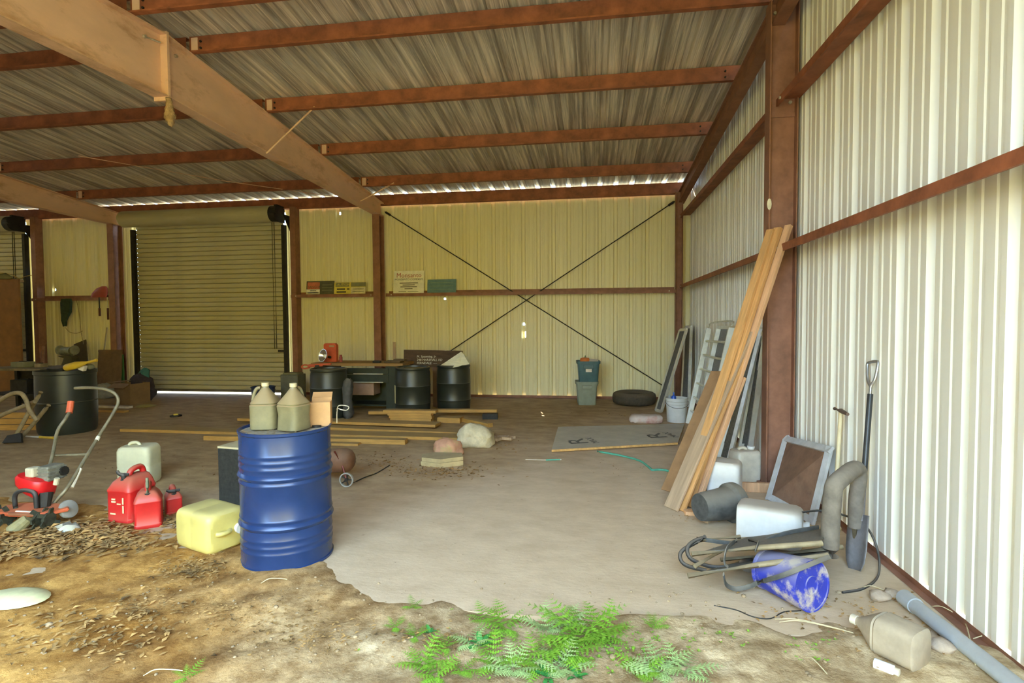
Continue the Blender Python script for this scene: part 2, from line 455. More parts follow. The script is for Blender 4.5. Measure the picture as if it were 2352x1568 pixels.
girt('lower right-wall girt in the near bay', (-.012, -11.7, ZR1), (-.012, -5.6, ZR1), (-1, 0, 0), mat=m_red)
girt('lower right-wall girt between end column and back corner', (-.012, -5.5, ZR1), (-.012, -.15, ZR1), (-1, 0, 0), mat=m_red)
girt('upper right-wall girt in the near bay', (-.012, -11.7, ZR2), (-.012, -5.6, ZR2), (-1, 0, 0), mat=m_red)
girt('upper right-wall girt between end column and back corner', (-.012, -5.5, ZR2), (-.012, -.05, ZR2), (-1, 0, 0), mat=m_red)
# base angles
o = MB().strip([(0, 0, .035), (0, 0, 0), (-.045, 0, 0)], (-.004, -11.7, .004), (-.004, -.02, .004)).build('baseboard_right', m_col); tag(o, kind='structure')
o = MB()
for xa, xb in ((-8.3, -.02), (-14.7, -12.1)): o.strip([(0, 0, .05), (0, 0, 0), (0, -.07, 0)], (xa, -.006, .004), (xb, -.006, .004))
tag(o.build('baseboard_back', m_col), kind='structure')
# cross bracing rods on the back wall
for i, (p, q, s_) in enumerate([((884, 486), (1530, 890), 'falling'), ((1550, 462), (905, 892), 'rising')]):
    a = AT(*p, 1, -.07-.05*i); b = AT(*q, 1, -.07-.05*i)
    t = thing('brace_rod', 'thin cross-brace rod %s to the right on the back wall' % s_, 'rod', a, group='cross-brace rods')
    MB().cyl((0, 0, 0), b-a, .010, n=8).build('rod', m_dark, t)
    MB().cyl((b-a).normalized()*.02, (b-a).normalized()*.14, .022, n=8).build('turnbuckle', m_dark, t)

# ---- roll-up doors
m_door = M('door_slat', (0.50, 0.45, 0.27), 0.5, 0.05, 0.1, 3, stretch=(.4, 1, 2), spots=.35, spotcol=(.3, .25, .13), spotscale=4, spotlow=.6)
def rollup(name, xa, xb, ztop, gap):
    d = tag(put(name, None, None, (xa, -.05, 0)), kind='structure')
    w = xb-xa; n = 37; ph = (3.80-gap)/n
    sl = MB(); k = 6
    pr = [(0, .026, 0), (0, -.002, .010), (0, -.012, ph*.5), (0, -.004, ph-.008), (0, .026, ph)]
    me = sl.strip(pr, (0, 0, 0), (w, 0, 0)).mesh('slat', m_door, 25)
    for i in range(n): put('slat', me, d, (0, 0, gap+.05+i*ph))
    MB().box((w/2, -.0, gap+.03), (w, .04, .05)).build('bottom_bar', M('door_bar', (.12, .1, .07), .5), d)
    cz = ztop-.17
    cy = -.20; prf = [(.03+.165*math.cos(t)*0, 0) for t in (0,)]
    hood = MB(); hood.cyl((-.12, cy, cz), (w-.05, cy, cz), .175, n=28); hood.build('roll', m_door, d, smooth=40)
    MB().cyl((-.14, cy, cz), (-.12, cy, cz), .165, n=28).build('end_plate', m_door, d)
    hg = MB(); hg.cyl((w-.08, cy-.1, cz-.02), (w+.06, cy-.1, cz-.02), .16, n=20); hg.box((w+.02, cy+.02, cz), (.06, .3, .34)); hg.cyl((w-.02, cy-.22, cz+.02), (w+.1, cy-.22, cz+.02), .07, n=14)
    hg.build('chain_hoist', m_dark, d, smooth=40)
    MB().prism([(0, 0), (.0, .34), (-.3, .34)], .012, Matrix.Translation((w+.14, .02, cz-.36)) @ Matrix.Rotation(R(90), 4, 'Z') @ Matrix.Rotation(R(90), 4, 'X')).build('bracket', m_dark, d)
    for x in (-.03, w+.03):
        g = MB(); g.box((x, -.04, 1.82), (.07, .10, 3.64)); g.build('guide_track', m_dark, d)
    ch = MB(); x = w-.17
    ch.tube([(x, -.16, cz-.15), (x, -.16, 1.0)], .008, 5); ch.tube([(x+.05, -.16, cz-.15), (x+.05, -.16, 1.0)], .008, 5)
    ch.build('chain', m_dark, d)
    MB().box((w-.09, -.04, .95), (.14, .03, .05)).build('latch', m_dark, d)
    return d
rollup('door_1', -11.98, -8.42, 4.02, 0.035)
rollup('door_2', -18.4, -14.86, 4.02, 0.01)
# door jamb posts
for x, lb in ((-8.19, 'right of the big roll-up door'), (-14.56, 'right of the far left roll-up door')):
    t = thing('door_post', 'dark brown steel door post %s' % lb, 'post', (x, -.1, 0), group='door posts')
    MB().strip([(0, .08, 0), (0, -.1, 0), (.12, -.1, 0), (.12, .08, 0)], (0, 0, 0), (0, 0, 4.0)).build('channel', m_col, t)

# ---- floor slab and ground
def floor_mat():
    mt = bpy.data.materials.new('dusty_concrete'); mt.use_nodes = True; nt = mt.node_tree; N = nt.nodes; L = nt.links
    b = N['Principled BSDF']; b.inputs['Roughness'].default_value = .88; b.inputs['Specular IOR Level'].default_value = .2
    tc = N.new('ShaderNodeTexCoord'); sx = N.new('ShaderNodeSeparateXYZ'); L.new(tc.outputs['Object'], sx.inputs[0])
    def noise(s, d=7, r=.6, st=(1, 1, 1)):
        mp = N.new('ShaderNodeMapping'); mp.inputs['Scale'].default_value = st; L.new(tc.outputs['Object'], mp.inputs[0])
        n = N.new('ShaderNodeTexNoise'); n.inputs['Scale'].default_value = s; n.inputs['Detail'].default_value = d; n.inputs['Roughness'].default_value = r
        L.new(mp.outputs[0], n.inputs['Vector']); return n.outputs['Fac']
    def math_(op, a, bb, c=None):
        m_ = N.new('ShaderNodeMath'); m_.operation = op
        for i, v in enumerate((a, bb, c)):
            if v is None: continue
            if isinstance(v, (int, float)): m_.inputs[i].default_value = v
            else: L.new(v, m_.inputs[i])
        return m_.outputs[0]
    def ramp(v, lo, hi, out=1.0):
        m_ = N.new('ShaderNodeMapRange'); m_.inputs['From Min'].default_value = lo; m_.inputs['From Max'].default_value = hi; m_.inputs['To Max'].default_value = out
        L.new(v, m_.inputs['Value']); return m_.outputs[0]
    def mix(f, a, bb):
        m_ = N.new('ShaderNodeMix'); m_.data_type = 'RGBA'
        L.new(f, m_.inputs['Factor'])
        for k, v in (('A', a), ('B', bb)):
            if isinstance(v, tuple): m_.inputs[k].default_value = (*v, 1)
            else: L.new(v, m_.inputs[k])
        return m_.outputs['Result']
    n1 = noise(1.1); n2 = noise(3.2, 9, .7, (1, 1.8, 1)); n3 = noise(16, 6, .7, (1, 2.2, 1))
    pale = mix(ramp(n2, .35, .65), (.62, .47, .315), (.50, .37, .24))
    brown_tone = mix(ramp(n2, .38, .62), (.46, .32, .155), (.31, .20, .095))
    # browner towards the back and the left, paler at the right front
    d = math_('ADD', math_('MULTIPLY', sx.outputs['X'], -.42), math_('MULTIPLY', sx.outputs['Y'], .40))
    d = math_('ADD', d, math_('MULTIPLY', n1, 1.7))
    d = math_('ADD', d, math_('MULTIPLY', n3, .5))
    f = ramp(d, -.15, 1.15)
    col = mix(f, pale, brown_tone)
    col = mix(ramp(n3, .64, .72, .75), col, (.13, .085, .045))
    L.new(col, b.inputs['Base Color'])
    bp = N.new('ShaderNodeBump'); bp.inputs['Strength'].default_value = .25; bp.inputs['Distance'].default_value = .012; L.new(n3, bp.inputs['Height']); L.new(bp.outputs[0], b.inputs['Normal'])
    return mt
m_floor = floor_mat()
o = MB(); o.box((-9.65, -4.07, -.06), (19.3, 8.1, .12)); tag(o.build('floor', m_floor), kind='structure')
def dirt_mat():
    mt = bpy.data.materials.new('bare_dirt'); mt.use_nodes = True; nt = mt.node_tree; N = nt.nodes; L = nt.links
    b = N['Principled BSDF']; b.inputs['Roughness'].default_value = .95; b.inputs['Specular IOR Level'].default_value = .15
    tc = N.new('ShaderNodeTexCoord')
    def noise(s, d=8, r=.65):
        n = N.new('ShaderNodeTexNoise'); n.inputs['Scale'].default_value = s; n.inputs['Detail'].default_value = d; n.inputs['Roughness'].default_value = r
        L.new(tc.outputs['Object'], n.inputs['Vector']); return n
    n1 = noise(1.3); n2 = noise(9, 10, .7); n3 = noise(45, 4)
    r1 = N.new('ShaderNodeValToRGB'); e = r1.color_ramp.elements
    e[0].position = .36; e[0].color = (.30, .19, .085, 1); e[1].position = .62; e[1].color = (.70, .55, .34, 1)
    L.new(n1.outputs['Fac'], r1.inputs['Fac'])
    r2 = N.new('ShaderNodeValToRGB'); e = r2.color_ramp.elements
    e[0].position = .38; e[0].color = (.42, .34, .24, 1); e[1].position = .6; e[1].color = (1, 1, 1, 1)
    L.new(n2.outputs['Fac'], r2.inputs['Fac'])
    mx = N.new('ShaderNodeMix'); mx.data_type = 'RGBA'; mx.blend_type = 'MULTIPLY'; mx.inputs['Factor'].default_value = .8
    L.new(r1.outputs[0], mx.inputs['A']); L.new(r2.outputs[0], mx.inputs['B'])
    # warm light of the left side multiplied into the dirt colour
    sx = N.new('ShaderNodeSeparateXYZ'); L.new(tc.outputs['Object'], sx.inputs[0]); n4 = noise(.9)
    ad2 = N.new('ShaderNodeMath'); ad2.operation = 'MULTIPLY_ADD'; L.new(n4.outputs['Fac'], ad2.inputs[0]); ad2.inputs[1].default_value = -3.0; L.new(sx.outputs['X'], ad2.inputs[2])
    mr = N.new('ShaderNodeMapRange'); mr.inputs['From Min'].default_value = -4.2; mr.inputs['From Max'].default_value = -6.0; mr.inputs['To Max'].default_value = .95; L.new(ad2.outputs[0], mr.inputs['Value'])
    mc = N.new('ShaderNodeMix'); mc.data_type = 'RGBA'; mc.blend_type = 'MULTIPLY'; mc.inputs['B'].default_value = (.95, .66, .27, 1)
    L.new(mr.outputs[0], mc.inputs['Factor']); L.new(mx.outputs['Result'], mc.inputs['A'])
    L.new(mc.outputs['Result'], b.inputs['Base Color'])
    bp = N.new('ShaderNodeBump'); bp.inputs['Strength'].default_value = .45; bp.inputs['Distance'].default_value = .02
    ad = N.new('ShaderNodeMath'); ad.operation = 'ADD'; L.new(n2.outputs['Fac'], ad.inputs[0]); L.new(n3.outputs['Fac'], ad.inputs[1])
    L.new(ad.outputs[0], bp.inputs['Height']); L.new(bp.outputs[0], b.inputs['Normal'])
    return mt
m_dirt = dirt_mat()
from mathutils import noise as mnoise
def dirt_h(x, y):
    """height of the bare dirt in front of and over the slab edge"""
    n = mnoise.noise(Vector((x*1.1, y*1.4, 3.1)))*.035+mnoise.noise(Vector((x*4, y*5, 9)))*.018+mnoise.noise(Vector((x*13, y*15, 2)))*.007
    edge = -7.86-.07*math.sin(x*2.1)-.04*math.sin(x*5.3)                                   # drift line at the front of the slab
    if x < -3.0: edge += min((-3.0-x)*.55, 1.15)                       # dirt drifted further in on the left
    edge += mnoise.noise(Vector((x*5, y*5, 4)))*.10+mnoise.noise(Vector((x*14, y*14, 6)))*.015
    t = (edge-y)/.32
    t = max(0, min(1, t)); t = t*t*(3-2*t)
    return -.05+t*.066+n*t+max(0, (-9.0-y))*-.01
gm = MB(); nx, ny = 260, 190
xa, xb, ya, yb = -8.2, .0, -11.2, -6.4
gv = [[gm.bm.verts.new((xa+(xb-xa)*i/nx, ya+(yb-ya)*j/ny, dirt_h(xa+(xb-xa)*i/nx, ya+(yb-ya)*j/ny))) for i in range(nx+1)] for j in range(ny+1)]
for j in range(ny):
    for i in range(nx):
        if max(v.co.z for v in (gv[j][i], gv[j][i+1], gv[j+1][i+1], gv[j+1][i])) > -.045 or gv[j][i].co.y < -8.1:
            gm._face((gv[j][i], gv[j][i+1], gv[j+1][i+1], gv[j+1][i]))
tag(gm.build('ground', m_dirt, smooth=180), kind='structure')
m_grass = M('sunlit_yard', (.33, .28, .15), .9, 0, .35, .6, spots=.6, spotcol=(.42, .33, .16), spotscale=.35, spotlow=.5)
o = MB(); o.quad((-60, -70, -.13), (50, -70, -.13), (50, 60, -.13), (-60, 60, -.13)); tag(o.build('yard', m_grass), kind='structure')
o = MB(); o.quad((-20, -13.5, -.07), (2, -13.5, -.07), (2, -8.1, -.07), (-20, -8.1, -.07)); tag(o.build('ground_apron', m_dirt), kind='structure')

# added unseen foliage mass across the yard: blocks sky, bounces yellow light
m_leafmass = M('bounce_foliage', (.50, .37, .02), .9, 0, .5, 1.5, bump=.5)  # saturated yellow, chosen for the light it throws into the shed
tm = MB(); rnd = random.Random(5)
for i in range(46):
    x = -46+i*2.0; far = 28 if x > -9.5 else 18.5
    h = (5.6 if x > -9.5 else 22)*rnd.uniform(.8, 1.15)
    for k in range(max(4, int(h/1.9))):
        r = rnd.uniform(1.5, 2.6); zc = .8+h*k/max(4, int(h/1.9))
        m4 = Matrix.Translation((x+rnd.uniform(-1, 1), -far+rnd.uniform(-1.5, 1), zc)) @ Matrix.Diagonal((r, r, r*1.05, 1))
        bmesh.ops.create_icosphere(tm.bm, subdivisions=2, radius=1.0, matrix=m4)
tm.jitter(.22, 4)
tag(tm.build('added_tree_line', m_leafmass), kind='structure')
# ================================================================== THINGS ALONG THE RIGHT WALL
m_stud = M('orange_pine', (.62, .33, .12), .6, 0, .22, 3, stretch=(6, 6, .6), spots=.35, spotcol=(.3, .12, .03), spotscale=2.5, spotlow=.62)
m_pine2 = M('pink_pine', (.66, .38, .2), .65, 0, .2, 3, stretch=(6, 6, .6), spots=.3, spotcol=(.35, .15, .06), spotscale=2.5, spotlow=.6)
m_oldwood = M('weathered_board', (.42, .29, .18), .8, 0, .2, 3, stretch=(8, 8, .5), spots=.4, spotcol=(.25, .15, .08), spotscale=2, spotlow=.6)
m_ply = M('brown_hardboard', (.36, .2, .09), .7, 0, .15, 5, spots=.3, spotcol=(.5, .33, .18), spotscale=1.5, spotlow=.58)
m_alu = M('aluminium', (.78, .78, .70), .35, .6, .12, 10)
m_aluw = M('white_aluminium', (.82, .82, .74), .4, .1, .1, 10)
m_screen = M('insect_screen', (.13, .13, .12), .8, 0, .2, 40)
m_screen2 = M('grey_screen', (.26, .26, .25), .8, 0, .15, 40)
m_white = M('white_plastic', (.66, .65, .62), .45, 0, .08, 6, dust=.65, dustcol=(.45, .37, .27))
m_whited = M('dirty_white_plastic', (.72, .66, .52), .5, 0, .14, 6, dust=.6, dustcol=(.45, .36, .26), spots=.4, spotcol=(.5, .4, .26), spotscale=4, spotlow=.6)
m_black = M('black_rubber', (.025, .025, .025), .6, 0, .3, 10, dust=.35, dustcol=(.3, .25, .2))
m_blackdirt = M('dusty_black', (.08, .08, .075), .75, 0, .3, 12, dust=.5, dustcol=(.3, .26, .2))
m_foam = M('foam_pad', (.20, .17, .135), .9, 0, .2, 14, dust=.35, dustcol=(.33, .28, .22))
m_stand = M('olive_tube', (.30, .24, .14), .7, .1, .25, 12, dust=.4, dustcol=(.44, .35, .22))

def plank(name, label, B, T, w, t, mat, wd=(.6, -.8, 0), group=None, cat='plank', lift=True):
    B = Vector(B); T = Vector(T); d = (T-B).normalized(); L_ = (T-B).length
    x = Vector(wd); x = (x-d*x.dot(d)).normalized(); n = x.cross(d)
    m4 = Matrix.Identity(4)
    for i in range(3): m4[i][0] = x[i]; m4[i][1] = n[i]; m4[i][2] = d[i]
    if lift:   # lowest corner touches the floor
        low = min((x*sx*w/2+n*sy*t/2).z for sx in (-1, 1) for sy in (-1, 1)); B = B+Vector((0, 0, -low))
    o = MB().box((0, 0, L_/2), (w, t, L_), bevel=min(.002, t*.2), seg=1).build(name, mat)
    o.matrix_world = Matrix.Translation(B) @ m4
    tag(o, label, cat, group)
    return o
YC = -5.68
plank('hardboard_sheet', 'short brown hardboard sheet leaning farthest left of the lumber', G(1546, 1135), AT(1662, 856, 0, -.62), .30, .012, m_ply, wd=(.55, -.85, 0), cat='board')
plank('wide_board', 'wide weathered gray board leaning in front of the studs', G(1541, 1170), AT(1723, 745, 1, -5.86), .145, .022, m_oldwood, group='lumber leaning on the end column')
plank('wide_board', 'orange-edged board leaning just behind the wide gray board', G(1557, 1171), AT(1738, 722, 1, -5.80), .14, .022, m_stud, group='lumber leaning on the end column')
plank('stud', 'tall pine stud leaning on the end column, left of three tops', G(1566, 1169), AT(1771, 530, 1, -5.70), .07, .038, m_stud, group='lumber leaning on the end column')
plank('stud', 'tall pine stud leaning on the end column, middle of three tops', G(1580, 1164), AT(1788, 526, 1, -5.72), .07, .038, m_stud, group='lumber leaning on the end column')
plank('stud', 'tallest pine stud leaning on the end column, right of three tops', G(1600, 1160), AT(1812, 520, 1, -5.74), .06, .038, m_pine2, group='lumber leaning on the end column')
plank('stud', 'short pink pine board leaning behind the white jugs', G(1590, 1160), AT(1704, 868, 1, -5.95), .08, .03, m_pine2, group='lumber leaning on the end column')
# scraps of timber by the wall
def block(name, label, a, b, w, h, mat, z=0, cat='wood scrap', group='timber scraps by the right wall'):
    a = Vector(a); b = Vector(b)
    o = MB().beam((0, 0, h/2), Vector((b.x-a.x, b.y-a.y, h/2)), w, h, bevel=.002).build(name, mat, loc=(a.x, a.y, z))
    return tag(o, label, cat, group)
block('timber_offcut', 'pink timber offcut lying below the leaning lumber', G(1572, 1180), G(1643, 1181), .07, .03, m_pine2)
block('timber_offcut', 'brown round-ended timber offcut beside the dark bucket', G(1620, 1200), G(1662, 1184), .05, .045, m_oldwood)
block('timber_offcut', 'pink two-by-four lying across the foot of the end column', Vector((-.62, -5.78, 0)), Vector((-.05, -5.78, 0)), .038, .085, m_pine2)

# screens: rectangular frame + mesh
def screen(label, BL, BR, TL, TR, bar=.035, mat=None, mesh=None, mid=None, name='window_screen', group='aluminium screens against the right wall'):
    BL, BR, TL, TR = map(Vector, (BL, BR, TL, TR))
    t = thing(name, label, 'screen', BL, group=group)
    q = [p-BL for p in (BL, BR, TR, TL)]
    n = (q[1]-q[0]).cross(q[3]-q[0]).normalized()
    nm = ['bottom_rail', 'side_rail', 'top_rail', 'side_rail']
    for i in range(4):
        MB().beam(q[i], q[(i+1) % 4], bar, bar*.6, up=n).build(nm[i], mat or m_alu, t)
    if mid:
        for f in mid: MB().beam(q[0].lerp(q[3], f), q[1].lerp(q[2], f), bar*.8, bar*.5, up=n).build('crossbar', mat or m_alu, t)
    sm = MB(); o_ = n*.002
    sm.quad(*[p+o_ for p in q]); sm.quad(*[p-o_ for p in q][::-1])
    sm.build('mesh', mesh or m_screen, t)
    return t
def lean4(bl, br, tl, tr, xb=None, xt=-.06, lift=.02):
    a = G(*bl); b = G(*br)
    return (a+Vector((0, 0, lift)), b+Vector((0, 0, lift)), AT(*tl, 0, xt), AT(*tr, 0, xt))
screen('tall dark-meshed screen leaning in the far back corner', *lean4((1507, 944), (1519, 948), (1562, 758), (1577, 757), xt=-.3), bar=.05, group='aluminium screens against the right wall')
screen('white-framed screen standing upright behind the bucket', *lean4((1566, 930), (1582, 934), (1575, 752), (1588, 750), xt=-.09), bar=.05, mat=m_aluw)
screen('grey-meshed screen leaning behind the ladder', *lean4((1600, 975), (1660, 1010), (1650, 752), (1716, 752), xt=-.05), bar=.045, mesh=m_screen2, mat=m_aluw)
screen('narrow greenish screen leaning left of two by the column', *lean4((1652, 1056), (1674, 1062), (1738, 752), (1749, 756), xt=-.06), bar=.045)
screen('narrow white screen leaning right of two by the column', *lean4((1696, 1060), (1718, 1060), (1749, 760), (1758, 772), xt=-.045), bar=.055, mat=m_aluw)
# ladder
BL = G(1580, 972); TL = AT(1628, 754, 0, -.14); BR = G(1622, 1010); TR = AT(1680, 752, 0, -.14)
t = thing('ladder', 'white aluminium ladder leaning on the right wall behind the lumber', 'ladder', BL)
q = [p-BL for p in (BL, BR, TR, TL)]; n = (q[1]-q[0]).cross(q[3]-q[0]).normalized()
for a, b in ((q[0], q[3]), (q[1], q[2])): MB().beam(a, b, .03, .07, up=n).build('side_rail', m_aluw, t)
a = q[0].lerp(q[1], .3)+n*-.05; b = q[3].lerp(q[2], .3)+n*-.05; MB().beam(a.lerp(b, .35), b, .03, .06, up=n).build('side_rail', m_aluw, t)
for f in (.14, .28, .43, .58, .72, .87): MB().cyl(q[0].lerp(q[3], f), q[1].lerp(q[2], f), .017, n=8).build('rung', m_alu, t)
MB().tube([q[3]+Vector((.0, 0, .02)), q[3]+Vector((.03, -.06, .08)), q[2]+Vector((.03, .1, .08)), q[2]+Vector((0, 0, .02))], .012, 6).build('top_hook', m_alu, t)

# bucket with bottle
def bucket(name, label, loc, r, h, mat, rot=(0, 0, 0), handle=True, handle_mat=None, group=None):
    t = thing(name, label, 'bucket', loc, rot, group)
    pr = [(0, .012), (r*.84, .012), (r*.85, 0), (r*.86, .004), (r*.95, h*.72), (r*1.0, h*.73), (r*1.0, h*.745), (r*.96, h*.75), (r*.965, h*.84), (r*1.02, h*.85), (r*1.02, h*.865), (r*.975, h*.87), (r*.98, h*.96), (r*1.04, h*.965), (r*1.04, h), (r*.97, h), (r*.83, .03), (0, .03)]
    MB().lathe(pr, 32, caps=False).build('body', mat, t, smooth=40)
    if handle:
        pts = [(r*1.0*math.cos(a), -r*.99-.004 if abs(math.cos(a)) < .99 else 0, h*.83-(.085 if True else 0)*math.sin(a)) for a in [math.pi*k/12 for k in range(13)]]
        pts = [(r*1.05*math.cos(a), -r*1.05*abs(math.sin(a))**.6, h*.86-.09*math.sin(a)) for a in [math.pi*k/14 for k in range(15)]]
        MB().tube(pts, .003, 5).build('handle', handle_mat or m_dark, t)
    return t
p = G(1557, 971); bx = p+Vector((0.0, .13, 0))
bucket('bucket', 'white plastic bucket with wire handle standing near the back corner', bx, .165, .37, m_white)
o = MB().lathe([(0, .29), (.14, .30), (.12, .315), (.05, .33), (0, .325)], 20).jitter(.012, 2).build('bucket_rubble', M('rubble', (.2, .12, .07), .9, 0, .4, 30)); o.location = bx; tag(o, 'brown rubble filling the white bucket', 'rubble')
t = thing('bottle', 'small blue bottle standing in the white bucket', 'bottle', bx+Vector((-.05, -.04, .31)))
MB().lathe([(0, 0), (.035, 0), (.037, .07), (.03, .09), (.012, .1), (.012, .12), (0, .12)], 16).build('body', M('blue_plastic', (.02, .1, .55), .4), t, smooth=40)
MB().lathe([(.014, .118), (.014, .145), (0, .145)], 12).build('cap', M('blue_cap', (.05, .15, .6), .4), t)
t = thing('bottle', 'grey clear bottle beside the blue bottle in the bucket', 'bottle', bx+Vector((-.11, .0, .31)))
MB().lathe([(0, 0), (.03, 0), (.03, .06), (.014, .08), (.014, .1), (0, .1)], 14).build('body', M('grey_clear', (.35, .36, .36), .3), t, smooth=40)

# foam insulation board with print
BL, BR = G(1282, 986), G(1572, 979); FL, FR = G(1267, 1040), G(1557, 1029)
BL.z = BR.z = .012; FL.z = .012; FR = AT(1557, 1021, 1, FR.y+.12)
t = thing('insulation_board', 'grey foil-faced foam board with printed logo lying on the floor', 'board', (0, 0, 0))
mb = MB(); N_ = 12
top = []; bot = []
for i in range(N_+1):
    u = i/N_
    for arr, dz in ((top, .028), (bot, 0)):
        a = FL.lerp(FR, u); b = BL.lerp(BR, u); s_ = .0+.0*u
        arr.append((mb.bm.verts.new(a+Vector((0, 0, dz))), mb.bm.verts.new(b+Vector((0, 0, dz)))))
for i in range(N_):
    mb._face((top[i][0], top[i+1][0], top[i+1][1], top[i][1]))
mb.build('facing', M('foil_facing', (.48, .43, .34), .55, .1, .1, 5, spots=.3, spotcol=(.3, .26, .18), spotscale=2, spotlow=.6), t)
mb = MB()
cs = [FL, FR, BR, BL]
lo = [mb.bm.verts.new(c) for c in cs]; hi = [mb.bm.verts.new(c+Vector((0, 0, .0275))) for c in cs]
for i in range(4): mb._face((lo[i], lo[(i+1) % 4], hi[(i+1) % 4], hi[i]))
mb._face(lo[::-1])
mb.build('core', M('foam_core', (.62, .36, .12), .9, 0, .2, 20), t)
ex = (FR-FL).normalized(); ey = (BL-FL); ey = (ey-ex*ey.dot(ex)).normalized(); en = ex.cross(ey)
m_print = M('grey_print', (.11, .105, .09), .6, 0, .1, 10)
def on_board(txt, px, py, size, sq=1.0):
    c0 = FL+(G(px, py)-G(1267, 1040)); 
    # intersect ray with board plane
    d = ray(px, py); k = (FL+en*.03-CAM).dot(en)/d.dot(en); c = CAM+d*k
    me = text_mesh(txt, size, m_print)
    o = put('print', me, t)
    m4 = Matrix.Identity(4)
    for i in range(3): m4[i][0] = ey[i]*sq; m4[i][1] = -ex[i]; m4[i][2] = en[i]; m4[i][3] = c[i]
    o.matrix_world = m4
for px, py, k in ((1328, 1013, 1), (1508, 1000, 1)):
    on_board('R', px, py, .34, 1.5); on_board('MAX', px+33, py-2 if k else py, .12, 1.25)
# hose, brush
m_hose = M('green_hose', (.09, .36, .25), .5, 0, .15, 10)
pts = [G(x, y, .012) for x, y in ((1372, 1036), (1395, 1040), (1432, 1047), (1470, 1058), (1492, 1074), (1499, 1079), (1515, 1078), (1535, 1081), (1560, 1090))]
tag(MB().tube(pts, .012, 8).build('garden_hose', m_hose, smooth=60), 'green garden hose curving out from under the foam board', 'hose')
t = thing('paintbrush', 'small brush with green handle lying on bare concrete', 'brush', G(1250, 1056))
a = G(1207, 1055, .008)-G(1250, 1056); b = G(1254, 1056, .008)-G(1250, 1056); c = G(1286, 1055, .008)-G(1250, 1056)
MB().cyl(b, c, .008, n=8).build('handle', m_hose, t); MB().cyl(a, b, .004, n=6).build('shaft', m_whited, t)
MB().cyl(c, c+(c-b)*.1, .007, n=8).build('tip', m_white, t)
# long bag / bolster
p = G(1485, 974); t = thing('cement_bag', 'flat pink-and-white bag lying in front of the tyre', 'bag', p+Vector((0, .14, 0)))
mb = MB(); mb.loft([(0, .22, .09, 0, 0, 3), (.02, .25, .13, 0, 0, 3), (.08, .25, .13, .01, 0, 3), (.115, .22, .10, .01, 0, 3), (.12, .12, .05, 0, 0, 2.5)], 28).jitter(.008, 5)
mb.build('sack', M('pink_white_bag', (.62, .5, .42), .8, 0, .12, 5, spots=.8, spotcol=(.5, .2, .14), spotscale=3, spotlow=.52), t, smooth=60)
# tyre
p = G(1460, 934); t = thing('tyre', 'dusty brown car tyre lying flat against the back wall', 'tyre', (p.x, p.y+.37, 0))
ro, ri = .40, .21
pr = [(ri, .05), (ri+.03, .02), (ri+.1, .0), (ro-.05, .01), (ro-.012, .035), (ro, .08), (ro, .15), (ro-.012, .195), (ro-.05, .22), (ri+.1, .23), (ri+.03, .21), (ri, .18), (ri+.02, .13), (ri+.02, .1), (ri, .05)]
MB().lathe(pr, 40, caps=False).build('tread', M('dusty_tyre', (.075, .06, .04), .9, 0, .25, 20, dust=.5, dustcol=(.2, .15, .09), bump=.4), t, smooth=50)
# storage totes
def tote(label, loc, wb, wt, db, dt, h, mat, hollow=True):
    t = thing('storage_tote', label, 'tote', loc, (0, 0, R(4)), group='stacked storage totes')
    mb = MB()
    mb.loft([(0, wb*.96, db*.96, 0, 0, 8), (.015, wb, db, 0, 0, 8), (h*.9, wt*.97, dt*.97, 0, 0, 8), (h*.9, wt*1.06, dt*1.06, 0, 0, 8), (h, wt*1.08, dt*1.08, 0, 0, 8), (h, wt*.98, dt*.98, 0, 0, 8), (h*.8, wt*.95, dt*.95, 0, 0, 8)], 36)
    mb.build('body', mat, t, smooth=40)
    MB().box((0, -dt*1.0, h*.78), (wt*.9, .03, h*.16), bevel=.008).build('handle', mat, t)
    return t
p = G(1347, 931); tb = Vector((p.x, p.y+.17, 0))
m_tote1 = M('grey_green_tote', (.26, .29, .22), .5, 0, .1, 8, dust=.4); m_tote2 = M('teal_tote', (.06, .13, .14), .45, 0, .12, 8)
tote('grey-green storage tote, lower of the two stacked at the back wall', tb, .165, .20, .15, .19, .44, m_tote1)
t2 = tote('teal storage tote, upper of the two stacked at the back wall', tb+Vector((.03, 0, .355)), .17, .205, .15, .19, .46, m_tote2)
MB().box((.0, -.19, .30), (.11, .012, .07), rot=Euler((R(-6), 0, 0))).build('sticker', M('sticker', (.7, .62, .5), .6), t2)
tt = tb+Vector((.03, 0, .355+.44))
t = thing('pumpkin', 'orange plastic pumpkin poking out of the upper tote', 'pumpkin', tt+Vector((-.06, -.03, -.03)))
MB().lathe([(0, 0), (.06, .01), (.095, .05), (.08, .1), (.02, .115), (0, .1)], 18).build('body', M('pumpkin', (.62, .17, .03), .6), t, smooth=50)
MB().cyl((0, 0, .1), (.01, 0, .15), .012, .008, 8).build('stem', M('stem_green', (.08, .15, .04), .7), t)
o = MB().box((0, 0, 0), (.17, .02, .1), rot=Euler((R(-60), R(6), 0))).build('paper_stack', m_white); o.location = tt+Vector((.10, -.05, .02)); tag(o, 'white paper stack lying in the upper tote', 'paper')

